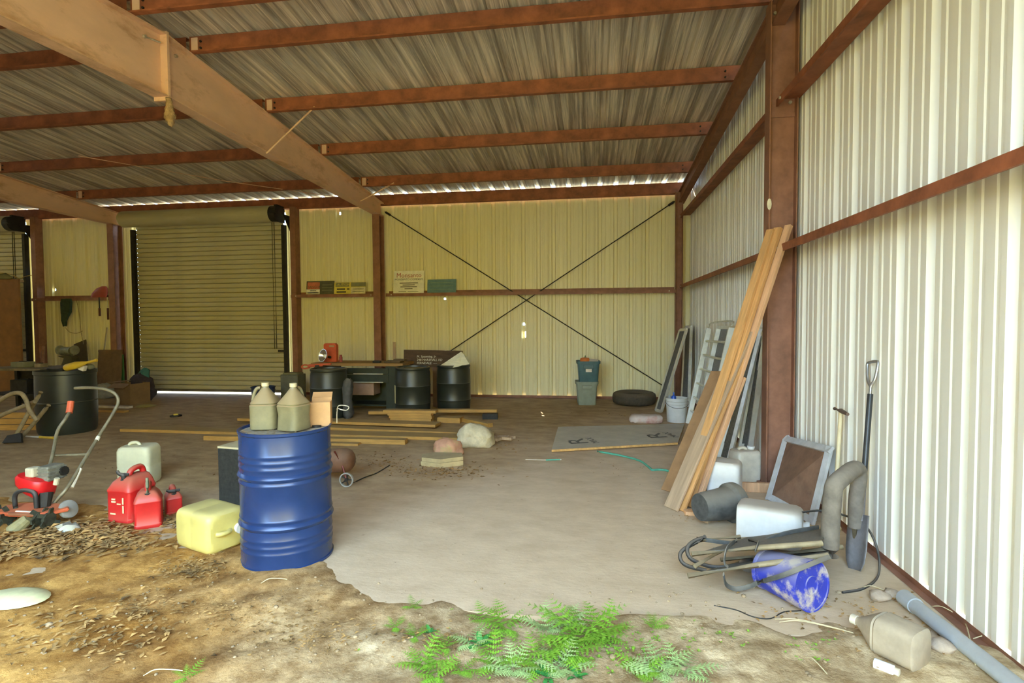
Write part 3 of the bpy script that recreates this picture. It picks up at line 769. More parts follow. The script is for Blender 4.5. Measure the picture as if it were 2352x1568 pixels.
# jerricans by the wall
def carboy(name, label, loc, rot, sx, sy, h, mat, cap=True, handle=True, group=None, bottom=True):
    t = thing(name, label, 'jerrican', loc, rot, group)
    mb = MB(); mb.loft([(0, sx*.86, sy*.86, 0, 0, 6), (.004, sx*.93, sy*.93, 0, 0, 6), (.03, sx, sy, 0, 0, 6), (h*.45, sx, sy, 0, 0, 7), (h*.47, sx*.985, sy*.985, 0, 0, 7), (h*.5, sx, sy, 0, 0, 7), (h*.86, sx, sy, 0, 0, 6), (h*.93, sx*.95, sy*.95, 0, 0, 5), (h*.965, sx*.84, sy*.84, 0, 0, 5), (h*.97, sx*.7, sy*.7, 0, 0, 5)], 40)
    mb.build('body', mat, t, smooth=35)
    if bottom: MB().loft([(-.004, sx*.62, sy*.62, 0, 0, 6), (.0, sx*.66, sy*.66, 0, 0, 6), (.004, sx*.66, sy*.66, 0, 0, 6)], 32).build('base_panel', mat, t, smooth=35)
    if handle: MB().tube([(-sx*.6, 0, h*.955), (-sx*.45, 0, h*1.02), (-sx*.1, 0, h*1.03), (sx*.1, 0, h*.955)], .016, 8).build('handle', mat, t, smooth=60)
    if cap:
        MB().lathe([(.03, h*.95), (.03, h*1.0), (.036, h*1.0), (.036, h*1.06), (0, h*1.06)], 18, Matrix.Translation((sx*.5, 0, 0))).build('cap', M('cap_white', (.8, .78, .72), .4), t, smooth=40)
    return t
p = G(1655, 1160)
carboy('jerrican', 'white square jerrican standing beside the leaning lumber', Vector((p.x+.06, p.y+.13, 0)), (0, 0, R(-22)), .135, .115, .365, m_white, cap=False, handle=False, group='white jerricans by the right wall')
carboy('jerrican', 'stained tan jerrican standing against the end column', Vector((-.40, -5.40, 0)), (0, 0, R(20)), .13, .10, .31, m_whited, group='white jerricans by the right wall')
p = G(1735, 1238)
carboy('jerrican', 'white jerrican lying on its side in front of the framed board', Vector((p.x-.11, p.y+.02, .137)), Euler((R(90), R(4), R(68)), 'XYZ'), .145, .135, .42, m_white, group='white jerricans by the right wall')
# dark bucket lying on its side
c = G(1672, 1208); t = thing('dark_bucket', 'dusty black metal bucket lying on its side by the white jerrican', 'bucket', (c.x+.05, c.y+.1, .15), Euler((R(90), 0, R(118)), 'XYZ'))
MB().lathe([(0, 0), (.10, 0), (.105, .02), (.125, .26), (.15, .28), (.152, .33), (.145, .345), (.12, .335), (.115, .3), (.09, .05), (0, .05)], 32, Matrix.Translation((0, 0, -.3))).build('body', m_blackdirt, t, smooth=40)
MB().lathe([(.02, .3), (.11, .29), (.05, .27), (.03, .31), (0, .31)], 24, Matrix.Translation((0, 0, -.28))).build('hub', m_blackdirt, t, smooth=40)
# framed board
BL, BR = G(1762, 1146), G(1867, 1206); TR = AT(1911, 1026, 0, -.05); TL = AT(1804, 1001, 0, -.07)
t = thing('framed_panel', 'grey wooden frame with brown board leaning on the right wall', 'frame', BL)
q = [p-BL for p in (BL, BR, TR, TL)]; n = (q[1]-q[0]).cross(q[3]-q[0]).normalized()
m_fr = M('grey_painted_wood', (.55, .56, .56), .7, 0, .12, 8, spots=.4, spotcol=(.4, .34, .28), spotscale=5, spotlow=.58)
ctr = sum(q, Vector())/4
for i, nm in enumerate(('bottom_rail', 'stile', 'top_rail', 'stile')):
    a, b = q[i], q[(i+1) % 4]; off = (ctr-(a+b)/2).normalized()*.028
    MB().beam(a+off, b+off, .056, .025, up=n).build(nm, m_fr, t)
MB().quad(*[p.lerp(ctr, .04)-n*.004 for p in q]).quad(*[p.lerp(ctr, .04)+n*.004 for p in q][::-1]).build('panel', M('brown_panel', (.24, .135, .085), .7, 0, .2, 6, spots=.35, spotcol=(.36, .24, .17), spotscale=2, spotlow=.55), t)
# tools against the wall
t = thing('digging_tool', 'pale wooden T-handled tool leaning on the white wall', 'tool', (0, 0, 0))
b = G(1912, 1262); a = AT(1931, 946, 0, -.07)
MB().cyl(b+Vector((0, 0, .01)), a, .014, n=10).build('shaft', M('pale_wood', (.72, .6, .36), .55, 0, .12, 6), t, smooth=60)
h0, h1 = AT(1917, 938, 0, -.06), AT(1947, 951, 0, -.08); MB().tube([h0, (h0+h1)/2+Vector((0, 0, .004)), h1], [.012, .017, .012], 10).build('grip', M('grip_wood', (.17, .11, .08), .7), t, smooth=60)
t = thing('spade', 'spade with steel D-handle and black shaft leaning on the wall', 'spade', (0, 0, 0))
b = G(1968, 1311)+Vector((0, 0, .005)); a = AT(1999, 905, 0, -.055); dr = (a-b).normalized(); sd_ = Vector((0.25, -.97, 0)); sd_ = (sd_-dr*sd_.dot(dr)).normalized(); nn = sd_.cross(dr)
L_ = (a-b).length
m_steel = M('worn_steel', (.5, .5, .5), .3, .8, .2, 10); m_blade = M('dirty_blade', (.27, .25, .25), .6, .4, .25, 8)
MB().cyl(b+dr*.36, a, .017, n=12).build('shaft', M('black_shaft', (.035, .037, .04), .4, 0, .2, 12), t, smooth=60)
MB().cyl(b+dr*.30, b+dr*.48, .02, .018, n=12).build('socket', m_blade, t, smooth=60)
mb = MB(); W_ = []
for f, w in ((0, .05), (.05, .075), (.12, .085), (.34, .085)):
    row = []
    for k in range(-3, 4): row.append(mb.bm.verts.new(b+dr*f+sd_*(w*k/3)+nn*(.02*(k/3)**2-.004)))
    W_.append(row)
for A, B in zip(W_[:-1], W_[1:]):
    for k in range(6): mb._face((A[k], A[k+1], B[k+1], B[k]))
bl = mb.build('blade', m_blade, t, smooth=60); md = bl.modifiers.new('thick', 'SOLIDIFY'); md.thickness = .004
tp = a+dr*.20
MB().tube([a-dr*.03, a+dr*.05, a+dr*.10+sd_*.03, tp+sd_*.045, tp+dr*.02+sd_*.03, tp+dr*.02-sd_*.03, tp-sd_*.045, a+dr*.10-sd_*.03, a+dr*.05], .010, 8).build('d_handle', m_steel, t, smooth=60)

# blue bucket lying on its side
e = G(1878, 1410); u = Vector((-.55, .83, 0)).normalized(); rr = .138
t = thing('blue_bucket', 'scuffed blue pail lying on its side, base toward the camera', 'bucket', Vector((e.x, e.y, rr))+u*.03, Euler((R(95.5), 0, math.atan2(u.x, -u.y)), 'XYZ'))
m_bl = M('scuffed_blue', (.03, .045, .40), .5, 0, .15, 5, dust=.55, dustcol=(.45, .40, .34), spots=.9, spotcol=(.55, .47, .36), spotscale=7, spotlow=.5)
MB().lathe([(0, .006), (.04, .006), (.042, .0), (.05, .0), (.052, .006), (rr*.92, .006), (rr*.93, 0), (rr*.99, 0), (rr, .006), (rr*.80, .28), (rr*.83, .285), (rr*.83, .30), (rr*.76, .30), (rr*.88, .1), (0, .1)], 40).build('body', m_bl, t, smooth=40)
mw = M('white_print', (.8, .8, .8), .5)
for txt, ang, zz, sz in (('K', 205, .18, .07),):
    me = text_mesh(txt, sz, mw); o = put('lettering', me, t); th = R(ang)
    nrm = Vector((math.cos(th), math.sin(th), 0)); yy = Vector((-math.sin(th), math.cos(th), 0))
    m4 = Matrix.Identity(4); xx = Vector((0, 0, 1))
    yv = nrm.cross(xx)
    for i in range(3): m4[i][0] = xx[i]; m4[i][1] = yv[i]; m4[i][2] = nrm[i]; m4[i][3] = (nrm*(rr+.002))[i]+(zz if i == 2 else 0)
    o.matrix_parent_inverse = Matrix.Identity(4); o.matrix_basis = m4

# climbing tree stand: two flat mesh frames, padded bar, straps
Yp = -7.28
t = thing('tree_stand', 'folded climbing tree stand with padded bar on the floor', 'tree stand', (0, 0, 0))
def S(x, y, yy=Yp): return AT(x, y, 1, yy)
MB().tube([S(1905, 1275, -7.55), S(1908, 1200, -7.55), S(1914, 1125, -7.55), S(1922, 1108, -7.53), S(1940, 1092, -7.45), S(1960, 1077, -7.32), S(1970, 1078, -7.26), S(1973, 1100, -7.24), S(1966, 1150, -7.24), S(1964, 1210, -7.24)], [.05, .05, .05, .05, .05, .05, .048, .046, .044, .042], 14).build('padded_bar', m_foam, t, smooth=60)
MB().tube([S(1964, 1205, -7.24), S(1958, 1310, -7.26)], .022, 8).build('upright', m_stand, t, smooth=60)
railsU = [((1588, 1272, -7.80), (1888, 1247, -7.74)), ((1690, 1240, -7.22), (1930, 1212, -7.15))]
railsL = [((1580, 1322, -7.84), (1902, 1275, -7.76)), ((1680, 1295, -7.3), (1935, 1255, -7.2))]
for i, rl in enumerate((railsU, railsL)):
    fr = []
    for j, (a, b) in enumerate(rl):
        A, B = S(*a), S(*b); fr.append((A, B))
        MB().tube([A, A.lerp(B, .5)+Vector((0, 0, .004)), B], .016, 8).build('rail', m_stand, t, smooth=60)
    for f in (.12, .5, .9): MB().beam(fr[0][0].lerp(fr[0][1], f), fr[1][0].lerp(fr[1][1], f), .025, .014).build('crossbar', m_stand, t)
    mb = MB(); mb.quad(fr[0][0].lerp(fr[0][1], .1), fr[0][0].lerp(fr[0][1], .97), fr[1][0].lerp(fr[1][1], .97), fr[1][0].lerp(fr[1][1], .1))
    sh = mb.build('mesh_deck', M('mesh_deck', (.13, .12, .10), .9, .1, .3, 60, dust=.35, dustcol=(.3, .26, .2)), t); md = sh.modifiers.new('thick', 'SOLIDIFY'); md.thickness = .01
for A_, B_ in (((1640, 1262, -7.62), (1905, 1232, -7.45)), ((1655, 1285, -7.6), (1900, 1262, -7.55)), ((1608, 1240, -7.5), (1700, 1232, -7.45)), ((1596, 1300, -7.75), (1660, 1262, -7.6))):
    MB().tube([S(*A_), S(*B_)], .013, 8).build('strut', m_stand, t, smooth=60)
for pts in ([(1620, 1232, -7.5), (1590, 1245, -7.55), (1578, 1262, -7.6), (1590, 1285, -7.64), (1640, 1302, -7.64), (1700, 1298, -7.6)],
            [(1612, 1238, -7.52), (1570, 1262, -7.58), (1562, 1280, -7.62), (1576, 1298, -7.64), (1622, 1310, -7.64)]):
    MB().tube([S(*p) for p in pts], .012, 7).build('cable_loop', m_black, t, smooth=60)
for pts in ([(1692, 1240, -7.6), (1670, 1258, -7.82), (1664, 1290, -7.86), (1672, 1302, -7.87)], [(1720, 1238, -7.55), (1742, 1246, -7.78), (1735, 1265, -7.82)],
            [(1600, 1236, -7.5), (1660, 1245, -7.5), (1730, 1250, -7.5), (1800, 1225, -7.4), (1880, 1210, -7.3)],
            [(1662, 1318, -7.84), (1668, 1342, -7.78), (1690, 1352, -7.74), (1722, 1346, -7.74), (1740, 1338, -7.76)],
            [(1740, 1338, -7.76), (1800, 1320, -7.93), (1860, 1296, -7.92), (1905, 1278, -7.80)]):
    MB().tube([S(*p) for p in pts], .014, 6, flat=.35).build('strap', m_blackdirt, t, smooth=60)
c = S(1720, 1335, -7.45); MB().sphere((c.x, c.y, .05), .05, 12, 8, (1.2, 1, .9)).build('ratchet', m_steel, t, smooth=60)
# loose cables
tag(MB().tube([AT(1830, 1178, 0, -.5), AT(1880, 1172, 0, -.35), AT(1930, 1180, 0, -.25), AT(1985, 1205, 0, -.12), AT(2012, 1250, 0, -.1), AT(2020, 1300, 0, -.1), G(2012, 1330, .008), G(1980, 1352, .008), G(1935, 1360, .008)], .007, 6).build('cable', m_black, smooth=60), 'black cable looping down the white wall behind the tree stand', 'cable')
tag(MB().tube([G(x, y, .004) for x, y in ((1640, 1390), (1690, 1400), (1730, 1416), (1770, 1420), (1800, 1405), (1840, 1402))], .003, 5).build('wire', m_dark), 'thin wire on the concrete in front of the blue pail', 'wire')
# pvc pipe
a, b = G(2078, 1372, .045), G(2330, 1572, .045)
t = thing('drain_pipe', 'grey plastic pipe lying along the foot of the wall', 'pipe', a)
d = (b-a)*1.3; MB().lathe([(.037, 0), (.037, d.length), (.032, d.length), (.032, .005), (.037, 0)], 24, d.to_track_quat('Z', 'Y').to_matrix().to_4x4(), caps=False).build('tube', M('grey_pvc', (.42, .46, .5), .5, 0, .1, 8, dust=.35), t, smooth=40)
MB().lathe([(.043, -.005), (.043, .09), (.036, .09), (.036, -.005), (.043, -.005)], 24, d.to_track_quat('Z', 'Y').to_matrix().to_4x4(), caps=False).build('collar', M('grey_pvc', (.42, .46, .5), .5), t, smooth=40)
# dirty jug lying
def jug(label, loc, rot, mat, s=1.0, capmat=None, group=None, name='jug', cat='jug', dent=0):
    t = thing(name, label, cat, loc, rot, group); e = 4
    mb = MB(); mb.loft([(0, .078*s, .078*s, 0, 0, e), (.008*s, .088*s, .088*s, 0, 0, e), (.10*s, (.088-dent)*s, .088*s, 0, 0, e), (.165*s, .09*s, .09*s, 0, 0, e), (.172*s, .083*s, .083*s, 0, 0, e), (.18*s, .088*s, .088*s, 0, 0, 3.5), (.195*s, .08*s, .08*s, 0, 0, 3), (.245*s, .045*s, .045*s, 0, 0, 2.4), (.275*s, .024*s, .024*s, 0, 0, 2), (.285*s, .02*s, .02*s, 0, 0, 2), (.30*s, .02*s, .02*s, 0, 0, 2)], 32)
    mb.build('body', mat, t, smooth=40)
    MB().tube([(-.024*s, 0, .278*s), (-.055*s, 0, .272*s), (-.075*s, 0, .235*s), (-.082*s, 0, .19*s)], [.011*s, .012*s, .012*s, .013*s], 8).build('handle', mat, t, smooth=60)
    MB().lathe([(.021*s, .286*s), (.024*s, .288*s), (.024*s, .312*s), (0, .313*s)], 16).build('cap', capmat or m_whited, t, smooth=40)
    return t
m_jugd = M('mud_coated_plastic', (.42, .34, .24), .75, 0, .14, 8, spots=.35, spotcol=(.58, .47, .33), spotscale=3, spotlow=.55)
a, b = G(1992, 1478), G(2118, 1540); u = (a-b).normalized()
jug('dust-covered plastic jug lying on its side near the grey pipe', Vector((b.x, b.y, .09)), Euler((R(90), 0, math.atan2(u.x, -u.y)), 'XYZ'), m_jugd, .98)
a, b = G(2008, 1522, .022), G(2066, 1545, .022); t = thing('white_tube', 'small white plastic tube lying beside the dusty jug', 'tube', a)
dq = (b-a); m4 = dq.to_track_quat('Z', 'Y').to_matrix().to_4x4(); L_ = dq.length
MB().lathe([(0, 0), (.021, 0), (.022, .004), (.022, L_*.78), (.019, L_*.8), (0, L_*.8)], 18, m4).build('body', M('clean_white', (.85, .86, .88), .4), t, smooth=40)
MB().lathe([(.016, L_*.8), (.017, L_), (0, L_)], 16, m4).build('cap', m_whited, t, smooth=40)
# stones by the wall
m_stone = M('tan_stone', (.45, .35, .26), .9, 0, .2, 8, bump=.4)
for px, py, r, lb in ((2020, 1378, .045, 'round tan stone near the pipe end'), (2162, 1495, .05, 'tan stone between dusty jug and grey pipe'), (2048, 1372, .04, 'flat brown stone touching the pipe end')):
    c = G(px, py); mb = MB(); bmesh.ops.create_icosphere(mb.bm, subdivisions=2, radius=1, matrix=Matrix.Translation((0, 0, r*.55)) @ Matrix.Diagonal((r*1.2, r, r*.7, 1))); mb.jitter(r*.12, int(px))
    o = mb.build('stone', m_stone, smooth=50); o.location = c; tag(o, lb, 'stone', 'stones by the right wall')
# ================================================================== MIDDLE OF THE SHED
m_blue = M('blue_drum_paint', (.014, .038, .13), .27, .1, .12, 3, spots=.55, spotcol=(.16, .2, .3), spotscale=7, spotlow=.66)
m_lid = M('dusty_lid', (.36, .31, .23), .8, 0, .2, 10)
m_bdrum = M('black_drum_plastic', (.022, .026, .020), .38, 0, .2, 5, dust=.5, dustcol=(.2, .18, .1))
DR, DH = .2875, .875
DC = Vector((-3.906, -7.587, 0))
t = thing('oil_drum', 'blue steel oil drum standing upright in the foreground', 'drum', DC)
pr = [(0, .02), (DR-.012, .02), (DR-.004, 0), (DR+.004, .003), (DR+.004, .016), (DR-.003, .02)]
def bump(z, h, w): return [(DR-.003, z-w), (DR-.003+h*.7, z-w*.45), (DR-.003+h, z), (DR-.003+h*.7, z+w*.45), (DR-.003, z+w)]
for z in (.11, .152, .195): pr += bump(z, .004, .014)
pr += bump(.275, .013, .022)+bump(.318, .006, .014)+bump(.545, .006, .014)+bump(.588, .013, .022)
for z in (.645, .687, .727): pr += bump(z, .005, .014)
pr += [(DR-.003, .85), (DR+.004, .857), (DR+.005, .872), (DR-.001, DH), (DR-.008, .872), (DR-.009, .855)]
MB().lathe(pr, 64, caps=False).build('shell', m_blue, t, smooth=35)
MB().lathe([(0, .848), (DR-.02, .85), (DR-.008, .856)], 48, caps=False).build('lid', m_lid, t, smooth=40)
ZD = .852
MB().lathe([(.0, .85), (.03, .85), (.03, .864), (.0, .866)], 16, Matrix.Translation((.17, .1, 0))).build('bung', m_dark, t, smooth=40)
# debris on the drum
rnd = random.Random(3); mb = MB()
for i in range(260):
    a = rnd.uniform(0, 6.28); r = DR*.93*math.sqrt(rnd.random()); c = DC+Vector((r*math.cos(a), r*math.sin(a), ZD+rnd.uniform(.002, .012))); th = rnd.uniform(0, 3.14); l = rnd.uniform(.006, .02)
    u = Vector((math.cos(th), math.sin(th), rnd.uniform(-.3, .3)))*l; v = Vector((-math.sin(th), math.cos(th), 0))*l*.4
    mb.quad(c-u, c+v, c+u, c-v)
tag(mb.build('drum_debris', M('dry_litter', (.36, .25, .12), .9, 0, .6, 40)), 'dry leaf bits scattered on the drum lid', 'debris', kind='stuff')
# two jugs
m_jg = M('grimy_jug', (.21, .18, .09), .4, 0, .2, 5, dust=.85, dustcol=(.32, .22, .11), spots=.4, spotcol=(.16, .14, .07), spotscale=4, spotlow=.55)
j1 = G(607, 986, ZD); j2 = G(672, 988, ZD)
jug('grimy plastic jug on the drum, handle to the left', j1+Vector((-.005, .03, .002)), (0, 0, R(12)), m_jg, .99, M('jug_cap', (.55, .45, .25), .5), 'jugs on the blue drum')
jug('grimy plastic jug on the drum beside the carton', j2+Vector((0, .02, .002)), (0, 0, R(-105)), m_jg, .99, M('jug_cap', (.55, .45, .25), .5), 'jugs on the blue drum', dent=.012)
# open carton
c = G(725, 980, ZD)+Vector((.01, .06, .002)); t = thing('carton', 'small open tan carton standing on the blue drum', 'carton', c, (0, 0, R(20)))
m_card = M('tan_card', (.52, .28, .11), .8, 0, .12, 8)
w, d_, h = .066, .05, .165
for nm, ctr, sz in (('side', (0, -d_, h/2), (w*2, .003, h)), ('side', (0, d_, h/2+.01), (w*2, .003, h+.02)), ('side', (-w, 0, h/2), (.003, d_*2, h)), ('side', (w, 0, h/2), (.003, d_*2, h)), ('bottom', (0, 0, .003), (w*2, d_*2, .004))):
    MB().box(ctr, sz).build(nm, m_card, t)
MB().box((0, d_+.03, h+.03), (w*2, .07, .003), rot=Euler((R(35), 0, 0))).build('flap', m_card, t)
t = MB().tube([c+Vector((.09, .05, .10)), c+Vector((.11, .05, .13)), c+Vector((.165, .06, .125)), c+Vector((.175, .06, .11)), c+Vector((.155, .06, .095)), c+Vector((.12, .055, .10)), c+Vector((.09, .06, .1)), c+Vector((.085, .06, .004))], .0035, 6).build('wire_loop', M('pale_wire', (.6, .55, .42), .4, .4), smooth=60)
tag(t, 'bent pale wire loop sticking up beside the carton', 'wire')
# lying yellow jerrican
m_yel = M('yellowed_plastic', (.62, .51, .15), .45, 0, .1, 5, dust=.35, dustcol=(.5, .42, .22), spots=.35, spotcol=(.4, .32, .12), spotscale=4, spotlow=.62)
p = G(437, 1250); u = Vector((.93, -.36, 0)).normalized()
carboy('jerrican', 'yellowed plastic jerrican lying on its side against the blue drum', Vector((p.x-.02, p.y+.08, .14)), Euler((R(90), 0, math.atan2(u.x, -u.y)), 'XYZ'), .145, .14, .40, m_yel)
# black cabinet behind the drum
c = G(503, 1162); t = thing('black_cabinet', 'black box cabinet with beige top behind the blue drum', 'cabinet', (c.x, c.y, 0), (0, 0, R(-8)))
MB().box((.22, .22, .25), (.44, .44, .50), bevel=.008).build('body', M('black_felt', (.022, .022, .016), .8, 0, .4, 30), t)
MB().box((.22, .22, .508), (.44, .44, .016)).build('top', M('beige_top', (.55, .47, .27), .6, 0, .12, 6), t)
# rusty tank on wheels behind the drum
t = thing('air_tank', 'rusty tank on a small wheeled frame behind the drum', 'tank', (0, 0, 0))
Yt = -6.0; c1_ = AT(735, 1058, 1, Yt); c2_ = AT(800, 1056, 1, Yt); dd = (c2_-c1_).normalized(); rt = .115
MB().lathe([(0, -.05), (.07, -.035), (.1, -.01), (rt, .03), (rt, .42), (.1, .46), (.07, .485), (0, .5)], 28, Matrix.Translation(c2_-dd*.44) @ dd.to_track_quat('Z', 'Y').to_matrix().to_4x4()).build('tank', M('rusty_tank', (.19, .085, .04), .7, .1, .3, 5, dust=.2), t, smooth=50)
wc = AT(796, 1105, 1, -6.12); wc.z = .07
MB().tube([AT(768, 1036, 1, -6.1), AT(785, 1065, 1, -6.1), wc], .009, 6).build('strut', M('red_tube', (.2, .03, .02), .5), t, smooth=60)
MB().lathe([(.058, -.012), (.068, -.012), (.07, 0), (.068, .012), (.058, .012), (.058, -.012)], 28, Matrix.Translation(wc) @ Matrix.Rotation(R(90), 4, 'X'), caps=False).build('wheel_tyre', M('grey_tyre', (.4, .38, .33), .7), t, smooth=40)
sp = MB()
for k in range(5): a = k*2*math.pi/5; MB().cyl(wc, wc+Vector((.06*math.cos(a), 0, .06*math.sin(a))), .006, n=6).build('spoke', m_dark, t)
MB().cyl(wc+Vector((0, -.015, 0)), wc+Vector((0, .015, 0)), .016, n=10).build('hub', m_dark, t)
tag(MB().tube([G(812, 1108, .01), G(840, 1095, .02), G(865, 1086, .015), G(895, 1068, .006)], .006, 5).build('stick', m_dark), 'thin dark stick on the floor beside the wheeled tank', 'stick')

# ---- workbench at the back wall
Yb = -1.95
m_bench = M('dark_green_bench', (.028, .036, .024), .5, .1, .2, 6)
xa = AT(716, 840, 1, Yb).x; xb = AT(915, 840, 1, Yb).x; zt = AT(850, 834, 1, Yb).z
t = thing('workbench', 'dark green workbench with drawers and wooden top at the back wall', 'workbench', (xa, Yb, 0))
wB = xb-xa; dB = .65
MB().box((wB/2+.03, dB/2, zt-.025), (wB+.1, dB, .05), bevel=.004).build('worktop', M('bench_top', (.34, .19, .06), .7, 0, .25, 4, stretch=(.5, 5, 5)), t)
xr = AT(885, 880, 1, Yb).x-xa
MB().box(((xr+wB)/2, dB/2, (zt-.05)/2), (wB-xr, dB-.05, zt-.05)).build('pedestal', m_bench, t)
MB().box((.14, dB/2, (zt-.05)/2), (.22, dB-.05, zt-.05)).build('pedestal', m_bench, t)
x0 = AT(800, 860, 1, Yb).x-xa
for k, (ya_, yb_) in enumerate(((845, 860), (860, 879))):
    z1 = AT(840, ya_, 1, Yb).z; z0 = AT(840, yb_, 1, Yb).z
    dr_ = MB().box(((x0+xr)/2-.05, .03, (z0+z1)/2), (xr-x0+.2, .05, z1-z0-.008)).build('drawer', m_bench, t)
    MB().box(((x0+xr)/2+.03, -.005, z0+.012), ((xr-x0)*.8, .014, .016)).build('drawer_pull', m_alu, dr_)
MB().box(((x0+xr)/2-.05, .5, .3), (xr-x0+.25, .02, .5)).build('back_panel', m_bench, t)
MB().box(((x0+xr)/2-.1, .3, .10), (xr-x0+.4, .5, .03)).build('lower_shelf', m_bench, t)
o = MB().box((0, 0, .13), (.52, .3, .26), bevel=.004).build('cardboard_box', M('pink_card', (.36, .23, .17), .8, 0, .15, 6)); o.location = (AT(832, 900, 1, Yb+.2).x, Yb+.25, AT(832, 907, 1, Yb+.1).z-.0); tag(o, 'pinkish cardboard box under the workbench drawers', 'box')
# things on the bench
ZB = zt+.001
m_org = M('orange_red_plastic', (.55, .09, .03), .5, 0, .15, 8)
def onb(px, dy=.2): return Vector((AT(px, 834, 1, Yb+dy).x, Yb+dy, ZB))
t = thing('fuel_can', 'flat orange-red canister standing upright on the workbench', 'canister', onb(761, .3))
pp = [(-.12, 0), (.12, 0), (.12, .30), (.09, .335), (-.10, .335), (-.12, .31)]
MB().prism(pp, .09, Matrix.Translation((0, .045, 0)) @ Matrix.Rotation(R(90), 4, 'X')).build('body', m_org, t)
MB().box((.04, -.052, .285), (.10, .012, .03)).build('handle_slot', M('slot', (.4, .3, .15), .8), t)
t = thing('reflector_lamp', 'silver clamp lamp reflector lying on the workbench', 'lamp', onb(752, .12)+Vector((0, 0, .105)), Euler((R(75), R(-10), R(-25))))
MB().lathe([(.02, 0), (.035, .02), (.08, .06), (.11, .1), (.113, .1), (.083, .055), (.04, .012), (.02, -.005)], 28, caps=False).build('reflector', M('polished_alu', (.8, .78, .7), .22, .9, .1, 8), t, smooth=50)
MB().sphere((0, 0, .045), .035, 14, 10).build('bulb', M('bulb_glass', (.85, .83, .75), .2), t, smooth=60)
MB().cyl((0, 0, -.07), (0, 0, .005), .022, n=12).build('socket', m_dark, t)
t = thing('hedge_saw', 'orange-red power saw lying across barrel and bench end', 'saw', onb(752, -.2)+Vector((-.05, -.3, -.04)), (0, R(-4), R(8)))
MB().box((0, 0, .04), (.26, .09, .05), bevel=.015).build('housing', m_org, t); MB().box((.18, 0, .045), (.16, .05, .03), bevel=.008).build('blade_guard', m_org, t)
MB().tube([(-.12, 0, .05), (-.2, 0, .06), (-.24, 0, .03), (-.2, 0, .0), (-.1, 0, .01)], .012, 8).build('handle', m_org, t, smooth=60); MB().box((.04, -.05, .03), (.07, .02, .03)).build('trigger', m_dark, t)
o = MB().lathe([(0, 0), (.03, 0), (.03, .09), (.022, .1), (.022, .13), (0, .13)], 14).build('spray_can', M('red_can', (.32, .04, .03), .5), smooth=40); o.location = onb(783, .25); tag(o, 'small red can standing on the workbench', 'can')
o = MB().box((0, 0, .02), (.14, .08, .04), bevel=.01).build('battery_pack', m_dark); o.location = onb(866, .1); tag(o, 'small black box lying on the workbench', 'box')
o = MB().box((0, 0, .02), (.3, .2, .03), bevel=.006).box((.1, .03, .05), (.2, .12, .03), bevel=.004).build('rag_pile', M('brown_rag', (.12, .08, .04), .9, 0, .3, 12)); o.location = onb(905, .15); tag(o, 'dark rag heap at the right end of the workbench', 'rag')
zt_ = AT(906, 785, 1, -1.2).z; o = MB().box((0, 0, zt_/2), (.05, .02, zt_)).build('batten', m_oldwood); o.location = (AT(906, 820, 1, -1.2).x, -1.2, 0); tag(o, 'thin upright batten behind the workbench', 'batten')

# ---- black drums
def bdrum(label, front, r=.295, h=.81, group='black plastic drums'):
    f = G(*front); d = (f-Vector((CAM.x, CAM.y, 0))).normalized(); c = f+d*r
    t = thing('black_drum', label, 'drum', (c.x, c.y, 0), group=group)
    pr = [(0, .012), (r*.86, .012), (r*.9, 0), (r*.95, .01), (r*.97, .05), (r, .18), (r*1.0, .19), (r*1.015, .2), (r*1.0, .21), (r*1.005, h*.6), (r*1.02, h*.61), (r*1.005, h*.625), (r*.985, h*.88), (r*.95, h*.93), (r*.96, h*.945), (r*.99, h*.955), (r*.99, h*.985), (r*.95, h), (r*.9, h), (r*.88, h*.965)]
    MB().lathe(pr, 48, caps=False).build('body', m_bdrum, t, smooth=35)
    MB().lathe([(0, h*.955), (r*.885, h*.965)], 40, caps=False).build('lid', M('drum_lid', (.15, .13, .06), .7, 0, .3, 8), t, smooth=35)
    MB().lathe([(r*1.012, h*.608), (r*1.025, h*.612), (r*1.012, h*.617)], 48, caps=False).build('hoop', M('hoop', (.2, .22, .2), .4, .3), t, smooth=35)
    for k in (-1, 1): MB().cyl((k*.17, 0, h*.955), (k*.17, 0, h*.985), .035, n=14).build('bung', m_bdrum, t)
    return t
bdrum('black plastic drum left of the workbench drawers', (757, 964))
d2 = bdrum('black plastic drum with pale label strip beside the workbench', (949, 958))
d3 = bdrum('black plastic drum topped with a crumpled white sheet', (1043, 948))
MB().box((-.25, -.172, .36), (.05, .006, .30), rot=Euler((0, 0, R(-55)))).build('label_strip', M('pale_strip', (.5, .47, .28), .7), d2)
mb = MB(); bp = [(-.22, -.2, .0), (.05, -.3, -.03), (.3, -.18, .03), (.26, .1, .04), (-.1, .15, .03)]; ap = (.13, -.05, .23)
for i in range(5): mb.quad(bp[i], bp[(i+1) % 5], ap, ap) if False else mb._face([mb.bm.verts.new(Vector(v)) for v in (bp[i], bp[(i+1) % 5], ap)])
bmesh.ops.remove_doubles(mb.bm, verts=mb.bm.verts[:], dist=.001); bmesh.ops.subdivide_edges(mb.bm, edges=mb.bm.edges[:], cuts=3, use_grid_fill=True); mb.jitter(.010, 8)
o = mb.build('plastic_sheet', M('crumpled_sheet', (.80, .77, .58), .6, 0, .12, 6, stretch=(1, 1, 8))); o.location = d3.location+Vector((.03, 0, .81)); tag(o, 'crumpled pale plastic sheet lying on the right black drum', 'sheet')
